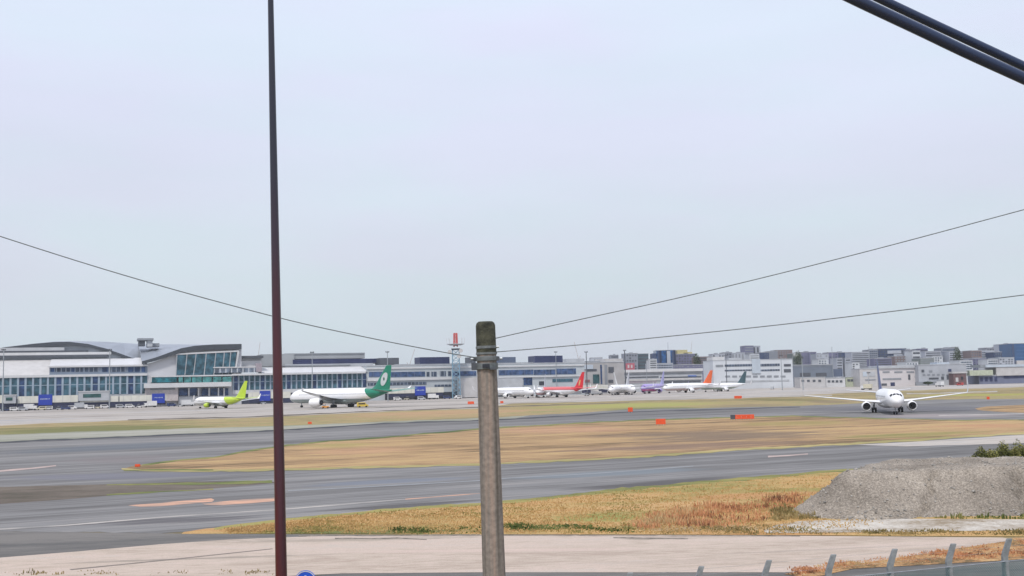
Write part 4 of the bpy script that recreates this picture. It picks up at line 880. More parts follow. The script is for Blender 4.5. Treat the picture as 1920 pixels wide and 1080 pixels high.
facade('freight_shed', 'long low shed with a bright white roof edge behind the violet airliner', F3, 1168, 1317, 697, 40, lgrey,
       [(1170, 1316, 700, 701.5, mgrey), (1172, 1235, 706, 708.5, dgrey), (1238, 1315, 706, 708.5, dgrey), (1178, 1232, 712, 718, MATS['mauve_wall']), (1240, 1314, 714, 717.5, dgrey), (1290, 1306, 703.5, 707, mat('blue_sign', (.12, .2, .5), .5))],
       extra=[('roof', 1166, 1318, 692, 697, -1.5, 40, white), ('band', 1168, 1317, 709.5, 713, -.6, -.26, offwhite)], cat='shed')
F4 = Frame(150, 850, R(5))
facade('white_office_block', 'wide white terminal block with two dark window bands, centre right', F4, 1337, 1486, 675, 30, mat('cool_white_wall', (.60, .63, .67), .6, .06, .1),
       [(1359, 1410, 683, 687, W), (1426, 1462, 682, 686.5, W), (1359, 1410, 693, 695.5, W), (1426, 1462, 692.5, 695.5, W), (1470, 1483, 682.5, 687, dgrey), (1470, 1483, 692, 698, dgrey), (1342, 1356, 684, 688, mgrey)] +
       [(1360 + i * 13, 1369 + i * 13, 704, 707.5, mgrey) for i in range(9)] + [(1352, 1480, 713, 716, lgrey)],
       extra=[('tower', 1336, 1358, 669, 676, .4, 18, white), ('plant_room', 1366, 1390, 671, 675, 3, 12, lgrey), ('block', 1410, 1426, 673, 700, -.8, -.3, paleblue)], cat='office block')
facade('grey_hangar', 'plain slate-grey hangar with a sloping right end, right of the wide white block', Frame(250, 900, R(3)), 1487, 1562, 684.5, 40, mat('slate_cladding', (.17, .20, .25), .6, .08, .1), [(1490, 1560, 686, 687, mgrey), (1500, 1520, 699, 706, dgrey), (1530, 1550, 699, 706, dgrey)], extra=[('canopy', 1560, 1580, 692, 706, 1, 30, MATS['slate_plant'])], cat='hangar')
for i, (x0, x1, y0, m_) in enumerate(((1500, 1548, 708, offwhite), (1549, 1585, 709, white), (1586, 1616, 707, mat('pale_green_wall', (.48, .52, .40), .7)))):
    facade('low_building', ['low off-white shed in front of the slate-grey hangar', 'low white shed with small dark openings right of the off-white one', 'low pale green shed left of the navy tail of the taxiing airliner'][i], Frame(240, 800 + i * 8, R(2)), x0, x1, y0, 14, m_, [(x0 + 3 + k * (x1 - x0 - 6) / 4, x0 + 8 + k * (x1 - x0 - 6) / 4, y0 + 4, y0 + 8, dgrey) for k in range(4)], cat='shed')
FR = Frame(280, 800, R(0))
facade('white_annex', 'narrow white annex just left of the navy tail of the taxiing airliner', FR, 1612, 1645, 692, 20, offwhite, [(1618, 1626, 697, 706, paleblue), (1630, 1641, 697, 706, lgrey), (1622, 1642, 711, 713, mgrey)], cat='office block')
facade('white_service_block', 'white three-storey block directly behind the taxiing airliner', FR, 1648, 1744, 686, 24, mat('warm_white_wall', (.60, .57, .58), .6, .06, .1),
       [(1655, 1668, 696, 699, mgrey), (1677, 1692, 696, 699, mgrey), (1700, 1714, 696, 699, mgrey), (1720, 1730, 696, 699, mgrey), (1655, 1690, 709, 712, mgrey), (1653, 1663, 719, 723, dgrey), (1670, 1678, 717, 726, navy), (1703, 1707, 702, 712, dgrey), (1715, 1735, 704, 708, lgrey)], extra=[('roof', 1647, 1745, 686, 690, -1, 25, lgrey)], cat='office block')
facade('grey_works_building', 'jumbled grey works building right of the taxiing airliner', Frame(330, 790, R(-3)), 1722, 1812, 684, 24, mat('silver_grey_wall', (.42, .44, .48), .6, .1, .15),
       [(1728, 1733, 693, 698, dgrey), (1742, 1748, 694, 698, mgrey), (1778, 1784, 692, 697, navy), (1720, 1735, 718, 724, dark), (1765, 1770, 706, 716, dgrey), (1742, 1760, 708, 711, dgrey), (1788, 1800, 700, 704, navy), (1775, 1782, 702, 712, dgrey)] + [(1730 + 9 * k, 1735 + 9 * k, 701, 704, mgrey) for k in range(5)],
       extra=[('block', 1757, 1780, 679, 690, .5, 16, paleblue), ('shed', 1718, 1760, 716, 724, -3, -.3, mgrey), ('shed', 1760, 1792, 712, 724, -2, -.3, lgrey)])
facade('brown_hut', 'small brown-walled hut right of the grey works building', Frame(340, 770, R(-3)), 1788, 1812, 700, 10, mat('brown_hut_wall', (.16, .10, .10), .8), [(1792, 1797, 708, 716, offwhite), (1802, 1806, 706, 712, dark)], extra=[('roof', 1786, 1814, 697, 700, -.5, 10.5, offwhite)], cat='hut')
facade('passenger_pier', 'long white pier over a dark blue ground floor at the right edge', Frame(380, 790, R(-4)), 1836, 2100, 702, 24, mat('slate_blue_ground_floor', (.16, .18, .27), .6, .1, .2), [(1838 + 9 * k, 1843 + 9 * k, 707, 715, navy) for k in range(4)] + [(1882, 1960, 703, 708.5, navy)],
       extra=[('upper_floor', 1868, 2100, 686, 702, -1, 22, offwhite), ('roof', 1838, 1905, 683, 688, -.6, 20, mgrey), ('roof', 1848, 2100, 681.5, 686, -1.5, 23, paleblue), ('canopy', 1818, 1862, 694, 704, -2, 10, MATS['pale_green_wall'])], cat='terminal')
for k in range(9): pass

# ---------------------------------------------------------------- city skyline behind the airfield
def hz(c, n): return mat(n, c, .7, .1, .06)
brick_ = hz((.22, .17, .17), 'brown_block_wall'); purp = hz((.17, .17, .27), 'violet_grey_wall'); nvy = hz((.05, .075, .15), 'navy_block_wall'); blg = glass('blue_curtain_wall', (.02, .08, .22), stripe=7, stripecol=(.02, .03, .07), duty=.35)
pale = hz((.44, .47, .53), 'pale_block_wall'); gry = hz((.26, .28, .33), 'grey_block_wall'); grn_ = hz((.22, .25, .24), 'grey_green_wall'); yel = hz((.50, .44, .22), 'yellow_roof')
BG = 'city blocks on the skyline'
def block(x0, x1, y0, D, m_, label, st=4, style=0, extra=(), rot=0.0):
    fr = Frame((x0 - 960) / FPX * D, D, rot); xm = (x0 + x1) / 2; wd = x1 - x0; wins = []
    base = HZ(xm) - 4; rows = max(2, int((base - y0) / st))
    rr = random.Random(int(x0 * 7 + y0))
    wm_ = [MATS['window_glass'], dgrey, mgrey][rr.randrange(3)]
    for r_ in range(rows):
        yy = y0 + 2.2 + r_ * st
        if yy + st * .45 > 715: break
        if style == 0: wins.append((x0 + 1.2, x1 - 1.2, yy, yy + st * .42, wm_))
        elif style == 1:
            n = max(2, int(wd / 5)); p = (wd - 1.5) / n
            for k in range(n):
                if rr.random() < .85: wins.append((x0 + 1 + k * p, x0 + 1 + k * p + p * .55, yy, yy + st * .5, wm_))
    if style == 2:
        n = max(2, int(wd / 5)); p = wd / n; wins = [(x0 + .8 + k * p, x0 + .8 + k * p + p * .5, y0 + 2, 705, wm_) for k in range(n)]
    ex = list(extra)
    if rr.random() < .6 and wd > 12:
        a = x0 + wd * rr.uniform(.15, .5); ex.append(('plant_room', a, a + wd * .22, y0 - 2.2, y0, 3, 10, gry))
    return facade('city_block', label, fr, x0, x1, y0, 22, m_, wins[:60], extra=ex, cat='building', group=BG)
block(1174, 1196, 663, 1000, gry, 'small grey block left of the dark glass one, above the freight shed', 5, 1, rot=.1)
block(1196, 1216, 663.5, 1010, hz((.10, .15, .18), 'dark_teal_wall'), 'dark teal block beside the blue tower, above the freight shed', 6, 0)
facade('pink_hoist', 'faded red lattice box on the roof line left of the dark teal block', Frame((1174 - 960) / FPX * 950, 950, 0), 1174, 1190, 681, 4, mat('faded_red', (.45, .12, .16), .7), [(1177, 1180, 684, 690, offwhite), (1183, 1186, 684, 690, offwhite)], cat='structure').name = 'red_hoist'
facade('blue_tower', 'blue glass tower with one pale vertical stripe on the skyline', Frame((1224 - 960) / FPX * 1050, 1050, 0), 1231, 1267, 657, 24, blg, [(1233, 1237, 658, 700, nvy), (1260, 1264, 659, 700, nvy)], extra=[('wing', 1224, 1231, 662.5, 700, .5, 20, nvy), ('stripe', 1251, 1257.5, 658, 700, -1, -.3, pale), ('mast', 1252, 1253, 642, 657, 5, 5.6, pale)], group=BG)
block(1267, 1304, 664, 1060, purp, 'violet-grey block with a yellow roof dome right of the blue tower', 5, 1, extra=[('roof_dome', 1270, 1289, 656, 664, 3, 14, yel), ('roof_dome', 1289, 1298, 660, 664, 3, 12, yel)])
block(1304, 1336, 669, 1000, brick_, 'dark brown block left of the wide white office block', 4, 0)
block(1216, 1262, 682, 940, pale, 'low pale block in front of the blue tower', 4, 0)
block(1262, 1336, 684, 950, purp, 'long low violet block in front of the brown one', 4, 1)
block(1336, 1360, 664, 1080, pale, 'narrow pale block behind the white office tower', 5, 1)
block(1357, 1373, 661, 1100, gry, 'grey-roofed block left of the ribbed pale one', 5, 1)
block(1373, 1397, 662, 1110, pale, 'pale ribbed block left of the violet tower', 5, 2)
block(1396, 1413, 648.5, 1150, purp, 'violet tower, tallest left of the middle skyline', 5, 0)
block(1413, 1426, 649, 1160, pale, 'slim pale tower joined to the violet one', 5, 2)
block(1426, 1442, 661, 1100, nvy, 'small navy block right of the twin towers', 5, 1)
block(1441, 1458, 659, 1120, gry, 'grey block left of the wide brown one', 5, 1)
block(1456, 1486, 656.5, 1150, brick_, 'wide brownish block above the wide white office block', 4, 1)
block(1486, 1503, 663, 1100, grn_, 'grey-green block with a pale panel, right of the brownish one', 5, 1, extra=[('panel', 1488, 1496, 663, 668, -.6, -.3, white)])
block(1503, 1531, 660.5, 1160, purp, 'violet block above the slate-grey hangar', 4, 1)
block(1531, 1554, 664, 1100, pale, 'pale block with a dark window above the slate-grey hangar', 6, 1)
block(1553, 1572, 661, 1180, purp, 'violet block right of the pale one above the hangar', 5, 1)
block(1568, 1597, 661, 1190, nvy, 'navy grid-fronted block above the low sheds', 5, 1)
block(1569, 1580, 672, 1050, pale, 'left of two slim white stair towers', 5, 0)
block(1585, 1595, 672, 1050, pale, 'right of two slim white stair towers', 5, 0)
block(1597, 1630, 660.5, 1120, pale, 'pale slab block with white slatted front', 3.5, 0)
block(1629, 1646, 656, 1200, gry, 'grey slab left of the long navy block', 4, 0)
block(1644, 1700, 654, 1220, nvy, 'long navy block behind the taxiing airliner', 5, 1, extra=[('panel', 1664, 1690, 657, 663, -.8, -.3, pale), ('panel', 1676, 1692, 664, 669, -.8, -.3, pale)])
block(1678, 1712, 668, 1100, brick_, 'low dark brown block in front of the long navy one', 5, 1)
block(1698, 1712, 656, 1210, gry, 'grey block between the navy slab and the white tower', 4, 0)
block(1711, 1726, 658, 1080, hz((.58, .61, .64), 'white_block_wall'), 'slim white tower right of the navy slab', 8, 0)
block(1725, 1740, 654, 1180, purp, 'violet slab right of the slim white tower', 4, 0)
block(1735, 1765, 659, 1130, pale, 'pale banded block above the grey works building', 4, 0)
block(1766, 1792, 653, 1180, gry, 'grey banded block above the brown hut', 4, 0)
block(1780, 1822, 659, 1120, pale, 'wide pale banded block left of the brown one', 4, 0)
block(1788, 1797, 651, 1230, grn_, 'small rooftop block behind the wide pale banded one', 4, 0)
block(1821, 1841, 657.5, 1100, brick_, 'reddish-brown block with a pale lower part', 5, 1)
block(1840, 1864, 658, 1140, pale, 'pale block left of the small navy one', 4, 0)
block(1850, 1882, 652, 1230, gry, 'grey block behind the small navy one', 5, 1)
block(1864, 1879, 660.5, 1120, nvy, 'small navy block left of the ribbed pale tower', 6, 0)
block(1880, 1898, 645.5, 1180, pale, 'ribbed pale tower left of the big blue one', 5, 2)
facade('blue_tower', 'big deep blue block at the right edge of the skyline', Frame((1897 - 960) / FPX * 1150, 1150, 0), 1897, 1990, 643.5, 30, mat('deep_blue_cladding', (.03, .10, .24), .4, .12, .1), [(1899, 1903, 645, 700, nvy)] + [(1906, 1985, 648 + 7 * k, 650 + 7 * k, hz((.05, .13, .30), 'blue_band')) for k in range(4)], extra=[('annex', 1907, 1990, 675, 700, -3, -.3, offwhite)], group=BG)
block(1990, 2060, 655, 1150, gry, 'grey block right of the big blue one', 5, 1)
LOW = [(1338, 1352, 697, 905, 'white_block_wall', 'small white block at the left foot of the wide white office block'), (1598, 1612, 680, 980, 'white_block_wall', 'white stair block between the slim towers and the navy tail'), (1640, 1672, 672, 1000, 'violet_grey_wall', 'low violet block above the white service block'), (1700, 1722, 679, 900, 'white_block_wall', 'small white block right of the dark brown low one'), (1726, 1752, 672, 1000, 'grey_green_wall', 'low grey-green block above the grey works building'), (1748, 1768, 668, 1040, 'white_block_wall', 'white cube on the skyline above the works building'), (1800, 1824, 676, 900, 'white_block_wall', 'white block right of the works building roof'), (1826, 1850, 672, 980, 'violet_grey_wall', 'low violet block beneath the reddish-brown one'), (1852, 1872, 674, 960, 'white_block_wall', 'low white block under the small navy one'), (1874, 1902, 671, 960, 'pale_block_wall', 'low pale block under the ribbed tower'), (1406, 1424, 664, 1020, 'white_block_wall', 'white roof block under the slim pale tower'), (1535, 1552, 674, 1000, 'white_block_wall', 'white cube above the right half of the hangar'), (1218, 1232, 674, 930, 'white_block_wall', 'small white block at the left foot of the blue tower'), (1108, 1130, 671, 1000, 'pale_block_wall', 'pale block above the concrete cargo building'), (1145, 1160, 666, 1040, 'grey_block_wall', 'grey block above the right end of the cargo building')]
for i, (x0, x1, y0, D, mk, lb) in enumerate(LOW): block(x0, x1, y0, D, MATS[mk], lb, 4, i % 2)
# trees on the skyline
def tree(px, Dy, ytop, wpx, seed, label):
    rn = random.Random(seed); x0 = (px - 960) / FPX * Dy; zt = P(px, ytop, Dy).z; wd = wpx / FPX * Dy; root = empty('tree', (x0, Dy, 0))
    MB().tube([(x0, Dy, 0), (x0 + .2, Dy, zt * .5), (x0 - .1, Dy, zt * .85)], [.35, .25, .08], 8).build('trunk', MATS['brown_stem'], root)
    b = MB()
    for i in range(900):
        a = rn.uniform(0, 6.283); el = rn.uniform(-1, 1); q = rn.random() ** .4
        c = Vector((x0 + math.cos(a) * math.sqrt(1 - el * el) * q * wd / 2 * (1 + .25 * math.sin(a * 3 + seed)), Dy + math.sin(a) * q * wd / 3, zt * .72 + el * q * zt * .28))
        s = rn.uniform(.25, .6); n_ = Vector((rn.gauss(0, 1), rn.gauss(0, 1), rn.gauss(0, 1))).normalized(); t = n_.orthogonal().normalized() * s; v = n_.cross(t).normalized() * s
        b.add([c - t, c - v, c + t, c + v], [(0, 1, 2, 3)])
    b.build('crown', layered('dark_tree_leaves', [(0, (.03, .05, .03)), (1, (.09, .12, .06))], (.2, 1, 4)), root)
    tag(root, label, 'tree', 'trees among the buildings')
tree(1732, 780, 716, 16, 1, 'dark round tree at the foot of the grey works building')
tree(1752, 785, 719, 12, 2, 'smaller dark tree right of the round one by the works building')
tree(1302, 1000, 662, 14, 3, 'dark tree on the skyline right of the yellow dome')
tree(1492, 1090, 657, 16, 4, 'dark tree on the skyline above the wide white block')
tree(1790, 1090, 650, 14, 5, 'dark tree rising behind the wide pale banded block')

# ---------------------------------------------------------------- antenna tower
def tower():
    D = 660; fr = Frame((852 - 960) / FPX * D, D, 0); root = empty('radio_tower', (fr.o.x, D, 0)); X = fr.o.x
    def z(py): return P(852, py, D).z
    lat = mat('pale_blue_lattice', (.22, .38, .50), .5, .1, .3); red = mat('red_lattice', (.55, .06, .05), .5, .1, .3)
    def lattice(w0, w1, z0, z1, n, m_, name, r=.09):
        b = MB(); 
        cs = [(-1, -1), (1, -1), (1, 1), (-1, 1)]
        def c(i, f): s = w0 + (w1 - w0) * f; return Vector((X + cs[i % 4][0] * s, D + cs[i % 4][1] * s, z0 + (z1 - z0) * f))
        for i in range(4): b.tube([c(i, 0), c(i, 1)], r * 1.6, 5)
        for k in range(n):
            for i in range(4): b.tube([c(i, k / n), c(i + 1, (k + 1) / n)], r, 4); b.tube([c(i + 1, k / n), c(i, (k + 1) / n)], r, 4); b.tube([c(i, (k + 1) / n), c(i + 1, (k + 1) / n)], r, 4)
        b.build(name, m_, root)
    lattice(2.4, 2.0, 0, z(656), 9, lat, 'tower_frame', .13); lattice(1.1, .9, z(650), z(625), 5, red, 'top_mast', .22)
    MB().box(X - 2.6, X + 2.6, D - 2.6, D + 2.6, z(656), z(653.5)).build('lower_platform', dgrey, root)
    b = MB(); n = 20
    b.loft([[Vector((X + math.cos(2 * math.pi * j / n) * r_, D + math.sin(2 * math.pi * j / n) * r_, zz)) for j in range(n)] for r_, zz in ((3.6, z(647.5)), (5.4, z(645.5)), (5.4, z(644.8)), (3.6, z(646)))]); b.build('upper_platform', lgrey, root)
    for k in range(8):
        a = k * math.pi / 4; MB().tube([(X + math.cos(a) * 5.3, D + math.sin(a) * 5.3, z(646)), (X + math.cos(a) * 5.6, D + math.sin(a) * 5.6, z(634))], .09, 5).build('aerial', offwhite, root)
    for dx, py in ((-3.6, 660), (3.2, 658), (2.2, 668)):
        MB().tube([(X + dx, D - 2.4, z(py)), (X + dx, D - 3.0, z(py))], 1.3, 14).build('dish', offwhite, root)
    tag(root, 'lattice radio tower with a red top behind the office block, left of the concrete pole', 'tower')
tower()
# floodlight / lamp masts
def mast(px, ytop, D, label, w_=.14, head=True, base_y=None, m_=steel):
    x = (px - 960) / FPX * D; zt = P(px, ytop, D).z; root = empty('light_mast', (x, D, 0))
    MB().tube([(x, D, 0), (x, D, zt)], [w_ * 1.6, w_], 8).build('pole', m_, root, smooth=40)
    if head:
        MB().box(x - 1.0, x + 1.0, D - .25, D + .25, zt, zt + .25).build('crossarm', dgrey, root)
        for dx in (-.8, 0, .8): MB().box(x + dx - .22, x + dx + .22, D - .45, D - .05, zt + .26, zt + .75).build('lamp_head', dgrey, root)
    tag(root, label, 'light mast', 'light masts on the apron')
mast(5, 657, 545, 'tall light mast at the left edge in front of the terminal', .22)
mast(204, 657, 550, 'tall light mast before the left pier of the terminal', .22)
mast(583, 662, 560, 'light mast before the right pier, above the green-tailed airliner', .2)
mast(724, 661, 600, 'light mast behind the green tail', .2)
mast(1039, 661, 690, 'short roof light mast above the navy plant room', .16)
mast(1096, 661, 650, 'dark light mast right of the red tail', .22, m_=dgrey)
mast(1168, 658, 715, 'light mast on the concrete building left of the freight shed', .3, m_=dgrey)
mast(1357, 668, 740, 'light mast before the wide white office block', .2, m_=dgrey)
mast(1460, 668, 700, 'tall grey light mast at the right of the wide white office block', .22)
mast(1499, 672, 700, 'grey light mast before the slate-grey hangar', .2)
mast(1556, 650, 900, 'thin mast on the skyline above the hangar', .2, False)
mast(1625, 650, 900, 'thin mast on the skyline left of the long navy block', .2, False)
mast(1208, 676, 760, 'short light mast behind the violet airliner', .2)
mast(1622, 700, 640, 'short light mast left of the taxiing airliner', .18)
# cranes
def crane(px, ytop, D, lean, label):
    x = (px - 960) / FPX * D; zt = P(px, ytop, D).z; root = empty('construction_crane', (x, D, 0)); cm = mat('faded_crane_paint', (.52, .48, .47), .6)
    b = MB(); 
    for s in (-.5, .5): b.tube([(x + s, D, 0), (x + s, D, zt * .62)], .16, 5)
    for k in range(10): b.tube([(x - .5, D, zt * .062 * k), (x + .5, D, zt * .062 * (k + 1))], .1, 4)
    b.build('crane_tower', cm, root)
    MB().tube([(x, D, zt * .62), (x + lean, D, zt)], .22, 6).build('jib', cm, root); MB().tube([(x, D, zt * .62), (x - lean * .35, D, zt * .72)], .25, 6).build('counter_jib', cm, root)
    MB().box(x - 1, x + 1, D - 1, D + 1, zt * .60, zt * .65).build('cab', lgrey, root)
    tag(root, label, 'crane', 'cranes on the horizon')
crane(764, 655, 900, 5, 'faint crane on the horizon left of the radio tower'); crane(1082, 641, 900, -3.5, 'faint crane on the horizon right of the concrete pole'); crane(480, 642, 900, 2.5, 'faint crane just left of the maroon mast'); crane(1290, 640, 1200, 3, 'faint thin crane above the yellow dome')

# ---------------------------------------------------------------- jet bridges
jb_blue = mat('blue_sign_panel', (.02, .05, .38), .4, .08, 1)
def bridge(px0, px1, yt, yb, bx, label, cabin=None):
    """bx: pixel span of the blue panel or None"""
    xm = (px0 + px1) / 2; u = TU(xm); D = TF.pt(u, -14, 0).y; fr = Frame(TF.pt(u, -14, 0).x, D, TF.a * .9)
    ua, ub = fr.uz(px0, yt + 5, 0)[0], fr.uz(px1, yt + 5, 0)[0]; zt = fr.uz(xm, yt, 0)[1]; zb = fr.uz(xm, yb, 0)[1]
    root = empty('jet_bridge', fr.pt((ua + ub) / 2, 0, 0)); b = MB(); wm_ = mat('cream_bridge_panel', (.66, .65, .58), .5, .08, .4)
    fr.fbox(b, ua, ub, 0, 3, zb, zt); b.build('tunnel', wm_, root)
    b = MB(); fr.fbox(b, ua + .3, ub - .3, .2, 2.8, zb - 2.2, zb - .01); b.build('underside_band', mat('dark_navy_band', (.03, .035, .08), .6), root)  # solid navy box that draws the dark band beneath the tunnel
    k = ub - ua; n = max(2, int(k / 9))
    for i in range(n):
        uu = ua + k * (i + .5) / n; p0 = fr.pt(uu, 1.5, 0); MB().tube([p0, (p0.x, p0.y, zb - 1.4)], .35, 8).build('leg', dgrey, root); 
        q = fr.pt(uu, 1.5, .45); MB().tube([q - Vector((.8, .2, 0)), q + Vector((.8, .2, 0))], .45, 12).build('wheel', black, root)
    for i in range(int(k / 4)):
        b = MB(); fr.fbox(b, ua + 2 + i * 4, ua + 2.15 + i * 4, -.06, -.005, zb + .1, zt - .1); b.build('rib', lgrey, root)
    if bx:
        a0, a1 = fr.uz(bx[0], yt, -.4)[0], fr.uz(bx[1], yt, -.4)[0]; z0_ = fr.uz(xm, yb + 4.5, 0)[1]; z1_ = fr.uz(xm, yt - 2.5, 0)[1]
        b = MB(); fr.fbox(b, a0, a1, -.45, -.1, z0_, z1_); sp_ = b.build('blue_panel', jb_blue, root); zm_ = (z0_ + z1_) / 2 + .4; rn = random.Random(int(px0)); x = a0 + (a1 - a0) * .15
        b = MB()
        while x < a1 - (a1 - a0) * .15:
            w_ = rn.uniform(.3, .6); fr.fbox(b, x, x + w_, -.5, -.46, zm_ - rn.uniform(.1, .35), zm_ + rn.uniform(.1, .35)); x += w_ + .22
        b.build('lettering', paleblue, sp_)
    if cabin:
        c0, c1, y0, y1 = cabin; a0, a1 = fr.uz(c0, y0, -.4)[0], fr.uz(c1, y0, -.4)[0]; z1_ = fr.uz(xm, y0, 0)[1]; z0_ = fr.uz(xm, y1, 0)[1]
        b = MB(); fr.fbox(b, a0, a1, -1, 4, z0_, z1_); cb = b.build('cabin', lgrey, root); b = MB(); fr.fbox(b, a0 + .15 * (a1 - a0), a1 - .28 * (a1 - a0), -1.1, -1.01, z0_ + (z1_ - z0_) * .35, z1_ - (z1_ - z0_) * .25); b.build('window', glass('dark_green_glass', (.03, .08, .08)), cb)
        b = MB(); fr.fbox(b, a0 - .3, a1 + .3, -1.3, 4.3, z1_ + .01, z1_ + .4); b.build('cabin_roof', white, cb)
    tag(root, label, 'jet bridge', 'jet bridges along the terminal')
bridge(-40, 30, 741, 756, None, 'white jet bridge cut by the left edge', cabin=(8, 30, 742, 757))
bridge(33, 146, 742, 755, (72, 98), 'cream jet bridge with a blue panel, leftmost of those with panels')
bridge(150, 222, 743, 754, None, 'grey jet bridge with a dark green window strip', cabin=(147, 206, 734, 751))
bridge(224, 312, 741, 752, (285, 309), 'cream jet bridge with a blue panel left of the lime-tailed airliner')
bridge(466, 545, 735, 747, (487, 507), 'jet bridge with a blue panel just left of the maroon mast')
bridge(728, 832, 727, 737, (778, 798), 'white jet bridge with a blue panel right of the green tail')
bridge(1093, 1140, 722, 730, None, 'short white jet bridge right of the red tail')

# ---------------------------------------------------------------- ground vehicles
def vehicle(kind, body, pos, rz, label, cat_, group='vehicles along the terminal'):
    root = empty(kind, (0, 0, 0)); 
    bm_ = mat('vehicle_' + body[0], body[1], .4, .06, 1)
    if kind == 'service_van':
        b = MB(); b.loft([[Vector((x, y * wd, z)) for y, z in ((-1, zl), (1, zl), (1, zh), (-1, zh))] for x, wd, zl, zh in ((-2.3, .85, .45, 1.9), (-2.2, .9, .4, 2.05), (.9, .9, .4, 2.05), (1.5, .88, .4, 1.25), (2.25, .82, .45, 1.1))]); b.build('body', bm_, root)
        MB().box(-1.9, .9, -.915, -.902, 1.25, 1.8).build('side_window', dark, root); MB().box(-1.9, .9, .902, .915, 1.25, 1.8).build('side_window', dark, root)
        ws = ((-1.4, .36), (1.45, .36)); wy = .85
    elif kind == 'catering_truck':
        MB().box(-3.2, 1.5, -1.2, 1.2, .9, 3.4).build('cargo_box', bm_, root); MB().box(1.55, 3.2, -1.1, 1.1, .6, 2.4).build('cab', mat('vehicle_white', (.7, .7, .7), .4), root); MB().box(3.2, 3.23, -.9, .9, 1.5, 2.2).build('windscreen', dark, root); MB().box(-3.2, 3.1, -.5, .5, .55, .88).build('chassis', dgrey, root)
        ws = ((-2.2, .48), (2.3, .48)); wy = 1.05
    else:
        MB().box(-1.4, 1.4, -.7, .7, .35, .95).build('body', bm_, root); MB().box(-.9, -.1, -.6, .6, .97, 1.2).build('seat', dark, root)
        MB().box(-1.0, .1, -.65, .65, 1.85, 1.92).build('canopy', bm_, root)
        for x in (-.95, .05):
            for y in (-.6, .6): MB().tube([(x, y, .95), (x, y, 1.85)], .04, 5).build('post', dgrey, root)
        ws = ((-.95, .34), (.95, .34)); wy = .7
    for x, r_ in ws:
        for s in (-1, 1): MB().tube([(x, s * wy - .12, r_), (x, s * wy + .12, r_)], r_, 12).build('wheel', black, root)
    root.location = pos; root.rotation_euler.z = rz; tag(root, label, cat_, group); return root
def apos(px, v=-22): q = TF.pt(TU(px, v), v, 0.02); return q
cols = [('white', (.7, .7, .7)), ('silver', (.45, .47, .5)), ('navy', (.04, .06, .16)), ('cream', (.62, .58, .45)), ('white', (.7, .7, .7))]
pn = {'service_van': 'van', 'catering_truck': 'truck', 'baggage_tug': 'tug'}
seq = [(-8, 'service_van', 0, 'at the left edge under the cut-off jet bridge'), (14, 'baggage_tug', 2, 'just right of the left edge mast'), (28, 'service_van', 4, 'under the left end of the leftmost panelled jet bridge'), (44, 'service_van', 1, 'left of the leftmost blue panel'), (58, 'catering_truck', 0, 'left of and below the leftmost blue panel'), (78, 'service_van', 3, 'directly below the leftmost blue panel'), (90, 'service_van', 0, 'just right of and below the leftmost blue panel'),
       (112, 'baggage_tug', 1, 'between the leftmost blue panel and the grey jet bridge'), (124, 'service_van', 2, 'left of the grey jet bridge cabin'), (136, 'service_van', 0, 'at the left end of the grey jet bridge'), (152, 'catering_truck', 1, 'under the grey jet bridge cabin'), (168, 'service_van', 4, 'under the dark green window strip'), (184, 'baggage_tug', 3, 'right of the van under the dark green window strip'), (197, 'service_van', 0, 'by the foot of the second light mast'),
       (226, 'service_van', 1, 'under the left end of the cream bridge near the lime tail'), (244, 'service_van', 0, 'under the middle of the cream bridge near the lime tail'), (262, 'baggage_tug', 0, 'left of the blue panel near the lime-tailed airliner'), (282, 'catering_truck', 4, 'below the blue panel near the lime-tailed airliner'), (322, 'service_van', 2, 'right of the blue panel near the lime-tailed airliner'), (338, 'baggage_tug', 1, 'before the hall, left of the lime engine'), (352, 'catering_truck', 0, 'by the nose of the lime-tailed airliner'),
       (494, 'baggage_tug', 1, 'below the blue panel left of the maroon mast'), (745, 'service_van', 0, 'right of the green tail, under the jet bridge'), (762, 'baggage_tug', 3, 'under the bridge left of its blue panel, right of the green tail'), (790, 'service_van', 1, 'below the blue panel right of the green tail'), (812, 'catering_truck', 0, 'before the office block, right of the blue panel'), (838, 'service_van', 2, 'before the office block below the radio tower'), (858, 'service_van', 0, 'before the office block, nearest the concrete pole')]
protos = {}
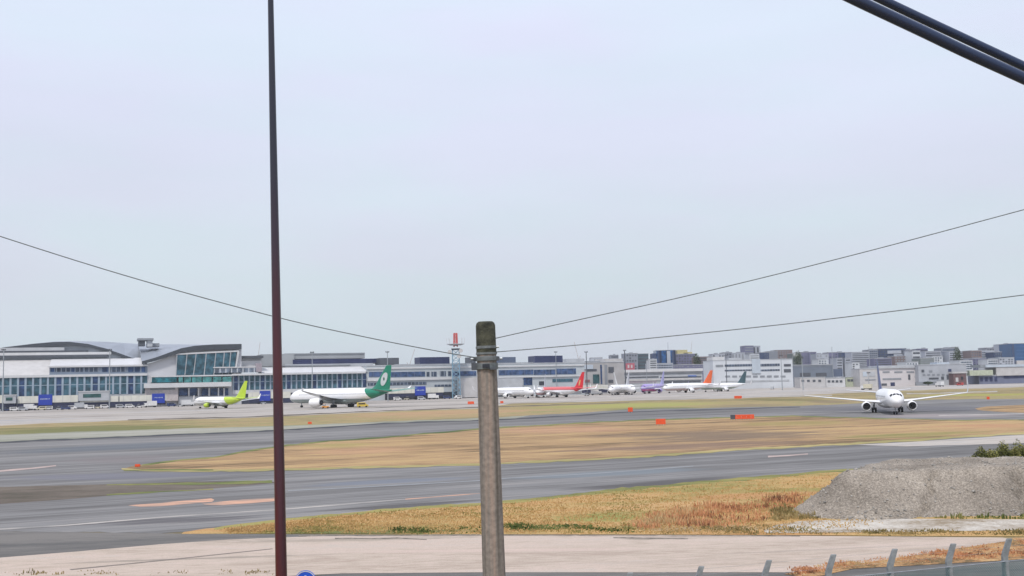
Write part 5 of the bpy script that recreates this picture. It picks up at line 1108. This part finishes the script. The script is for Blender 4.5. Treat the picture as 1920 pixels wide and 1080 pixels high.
for px, kd, ci, where in seq:
    cn = cols[ci]; key = (kd, cn[0]); q = apos(px, -24 + 5 * math.sin(px)); rz_ = TF.a + (0 if int(px) % 3 else math.pi) + .2 * math.sin(px * 1.7)
    lab = '%s %s parked %s' % (cn[0], pn[kd], where)
    if key in protos:
        o = copy_tree(protos[key]); o.location = q; o.rotation_euler.z = rz_; o['label'] = lab
    else: protos[key] = vehicle(kd, cn, q, rz_, lab, pn[kd])
g = G(610, 766); vehicle('baggage_tug', ('orange', (.75, .33, .06)), (g.x, g.y, .02), .3, 'orange tug on the apron before the green-tailed airliner', 'tug')
g = G(680, 764); o = vehicle('service_van', ('yellow', (.66, .48, .08)), (g.x, g.y, .02), .3, 'yellow van on the apron under the green tail', 'van')
g = G(1118, 741)
for i, (px, py, kd, cn, lb) in enumerate(((1118, 741, 'catering_truck', cols[0], 'white truck beside the red-tailed airliner'), (1100, 742, 'baggage_tug', cols[1], 'silver tug behind the red tail'), (1216, 736, 'service_van', cols[1], 'silver van before the violet airliner'), (1345, 734, 'service_van', cols[0], 'white van right of the orange tail'), (1448, 730, 'service_van', cols[1], 'silver van before the wide white office block'), (1545, 726, 'service_van', cols[0], 'white van before the low off-white shed'), (1762, 725, 'catering_truck', cols[0], 'white truck before the grey works building'), (1800, 723, 'service_van', ('red', (.5, .06, .05)), 'red van before the brown hut'), (1625, 731, 'catering_truck', cols[3], 'cream truck left of the taxiing airliner'))):
    g = G(px, py); g.z = .02; key = (kd, cn[0])
    if key in protos:
        o = copy_tree(protos[key]); o.location = g; o.rotation_euler.z = .3 * i; o['label'] = lb
    else: protos[key] = vehicle(kd, cn, g, .3 * i, lb, pn[kd])

# ---------------------------------------------------------------- haze: one even volume over the whole field
hz_ = MB().box(-2600, 2600, -40, 3200, -1.0, 75).build('haze', bpy.data.materials.new('air'))
mm = hz_.data.materials[0]; mm.use_nodes = True; nn = mm.node_tree.nodes; nn.clear(); oo = nn.new('ShaderNodeOutputMaterial'); pv = nn.new('ShaderNodeVolumePrincipled')
pv.inputs['Color'].default_value = (.93, .96, 1, 1); pv.inputs['Density'].default_value = .00009; pv.inputs['Anisotropy'].default_value = .2
mm.node_tree.links.new(pv.outputs[0], oo.inputs['Volume']); tag(hz_, kind='stuff')
for o in bpy.data.objects:
    if '_loc' in o: del o['_loc']
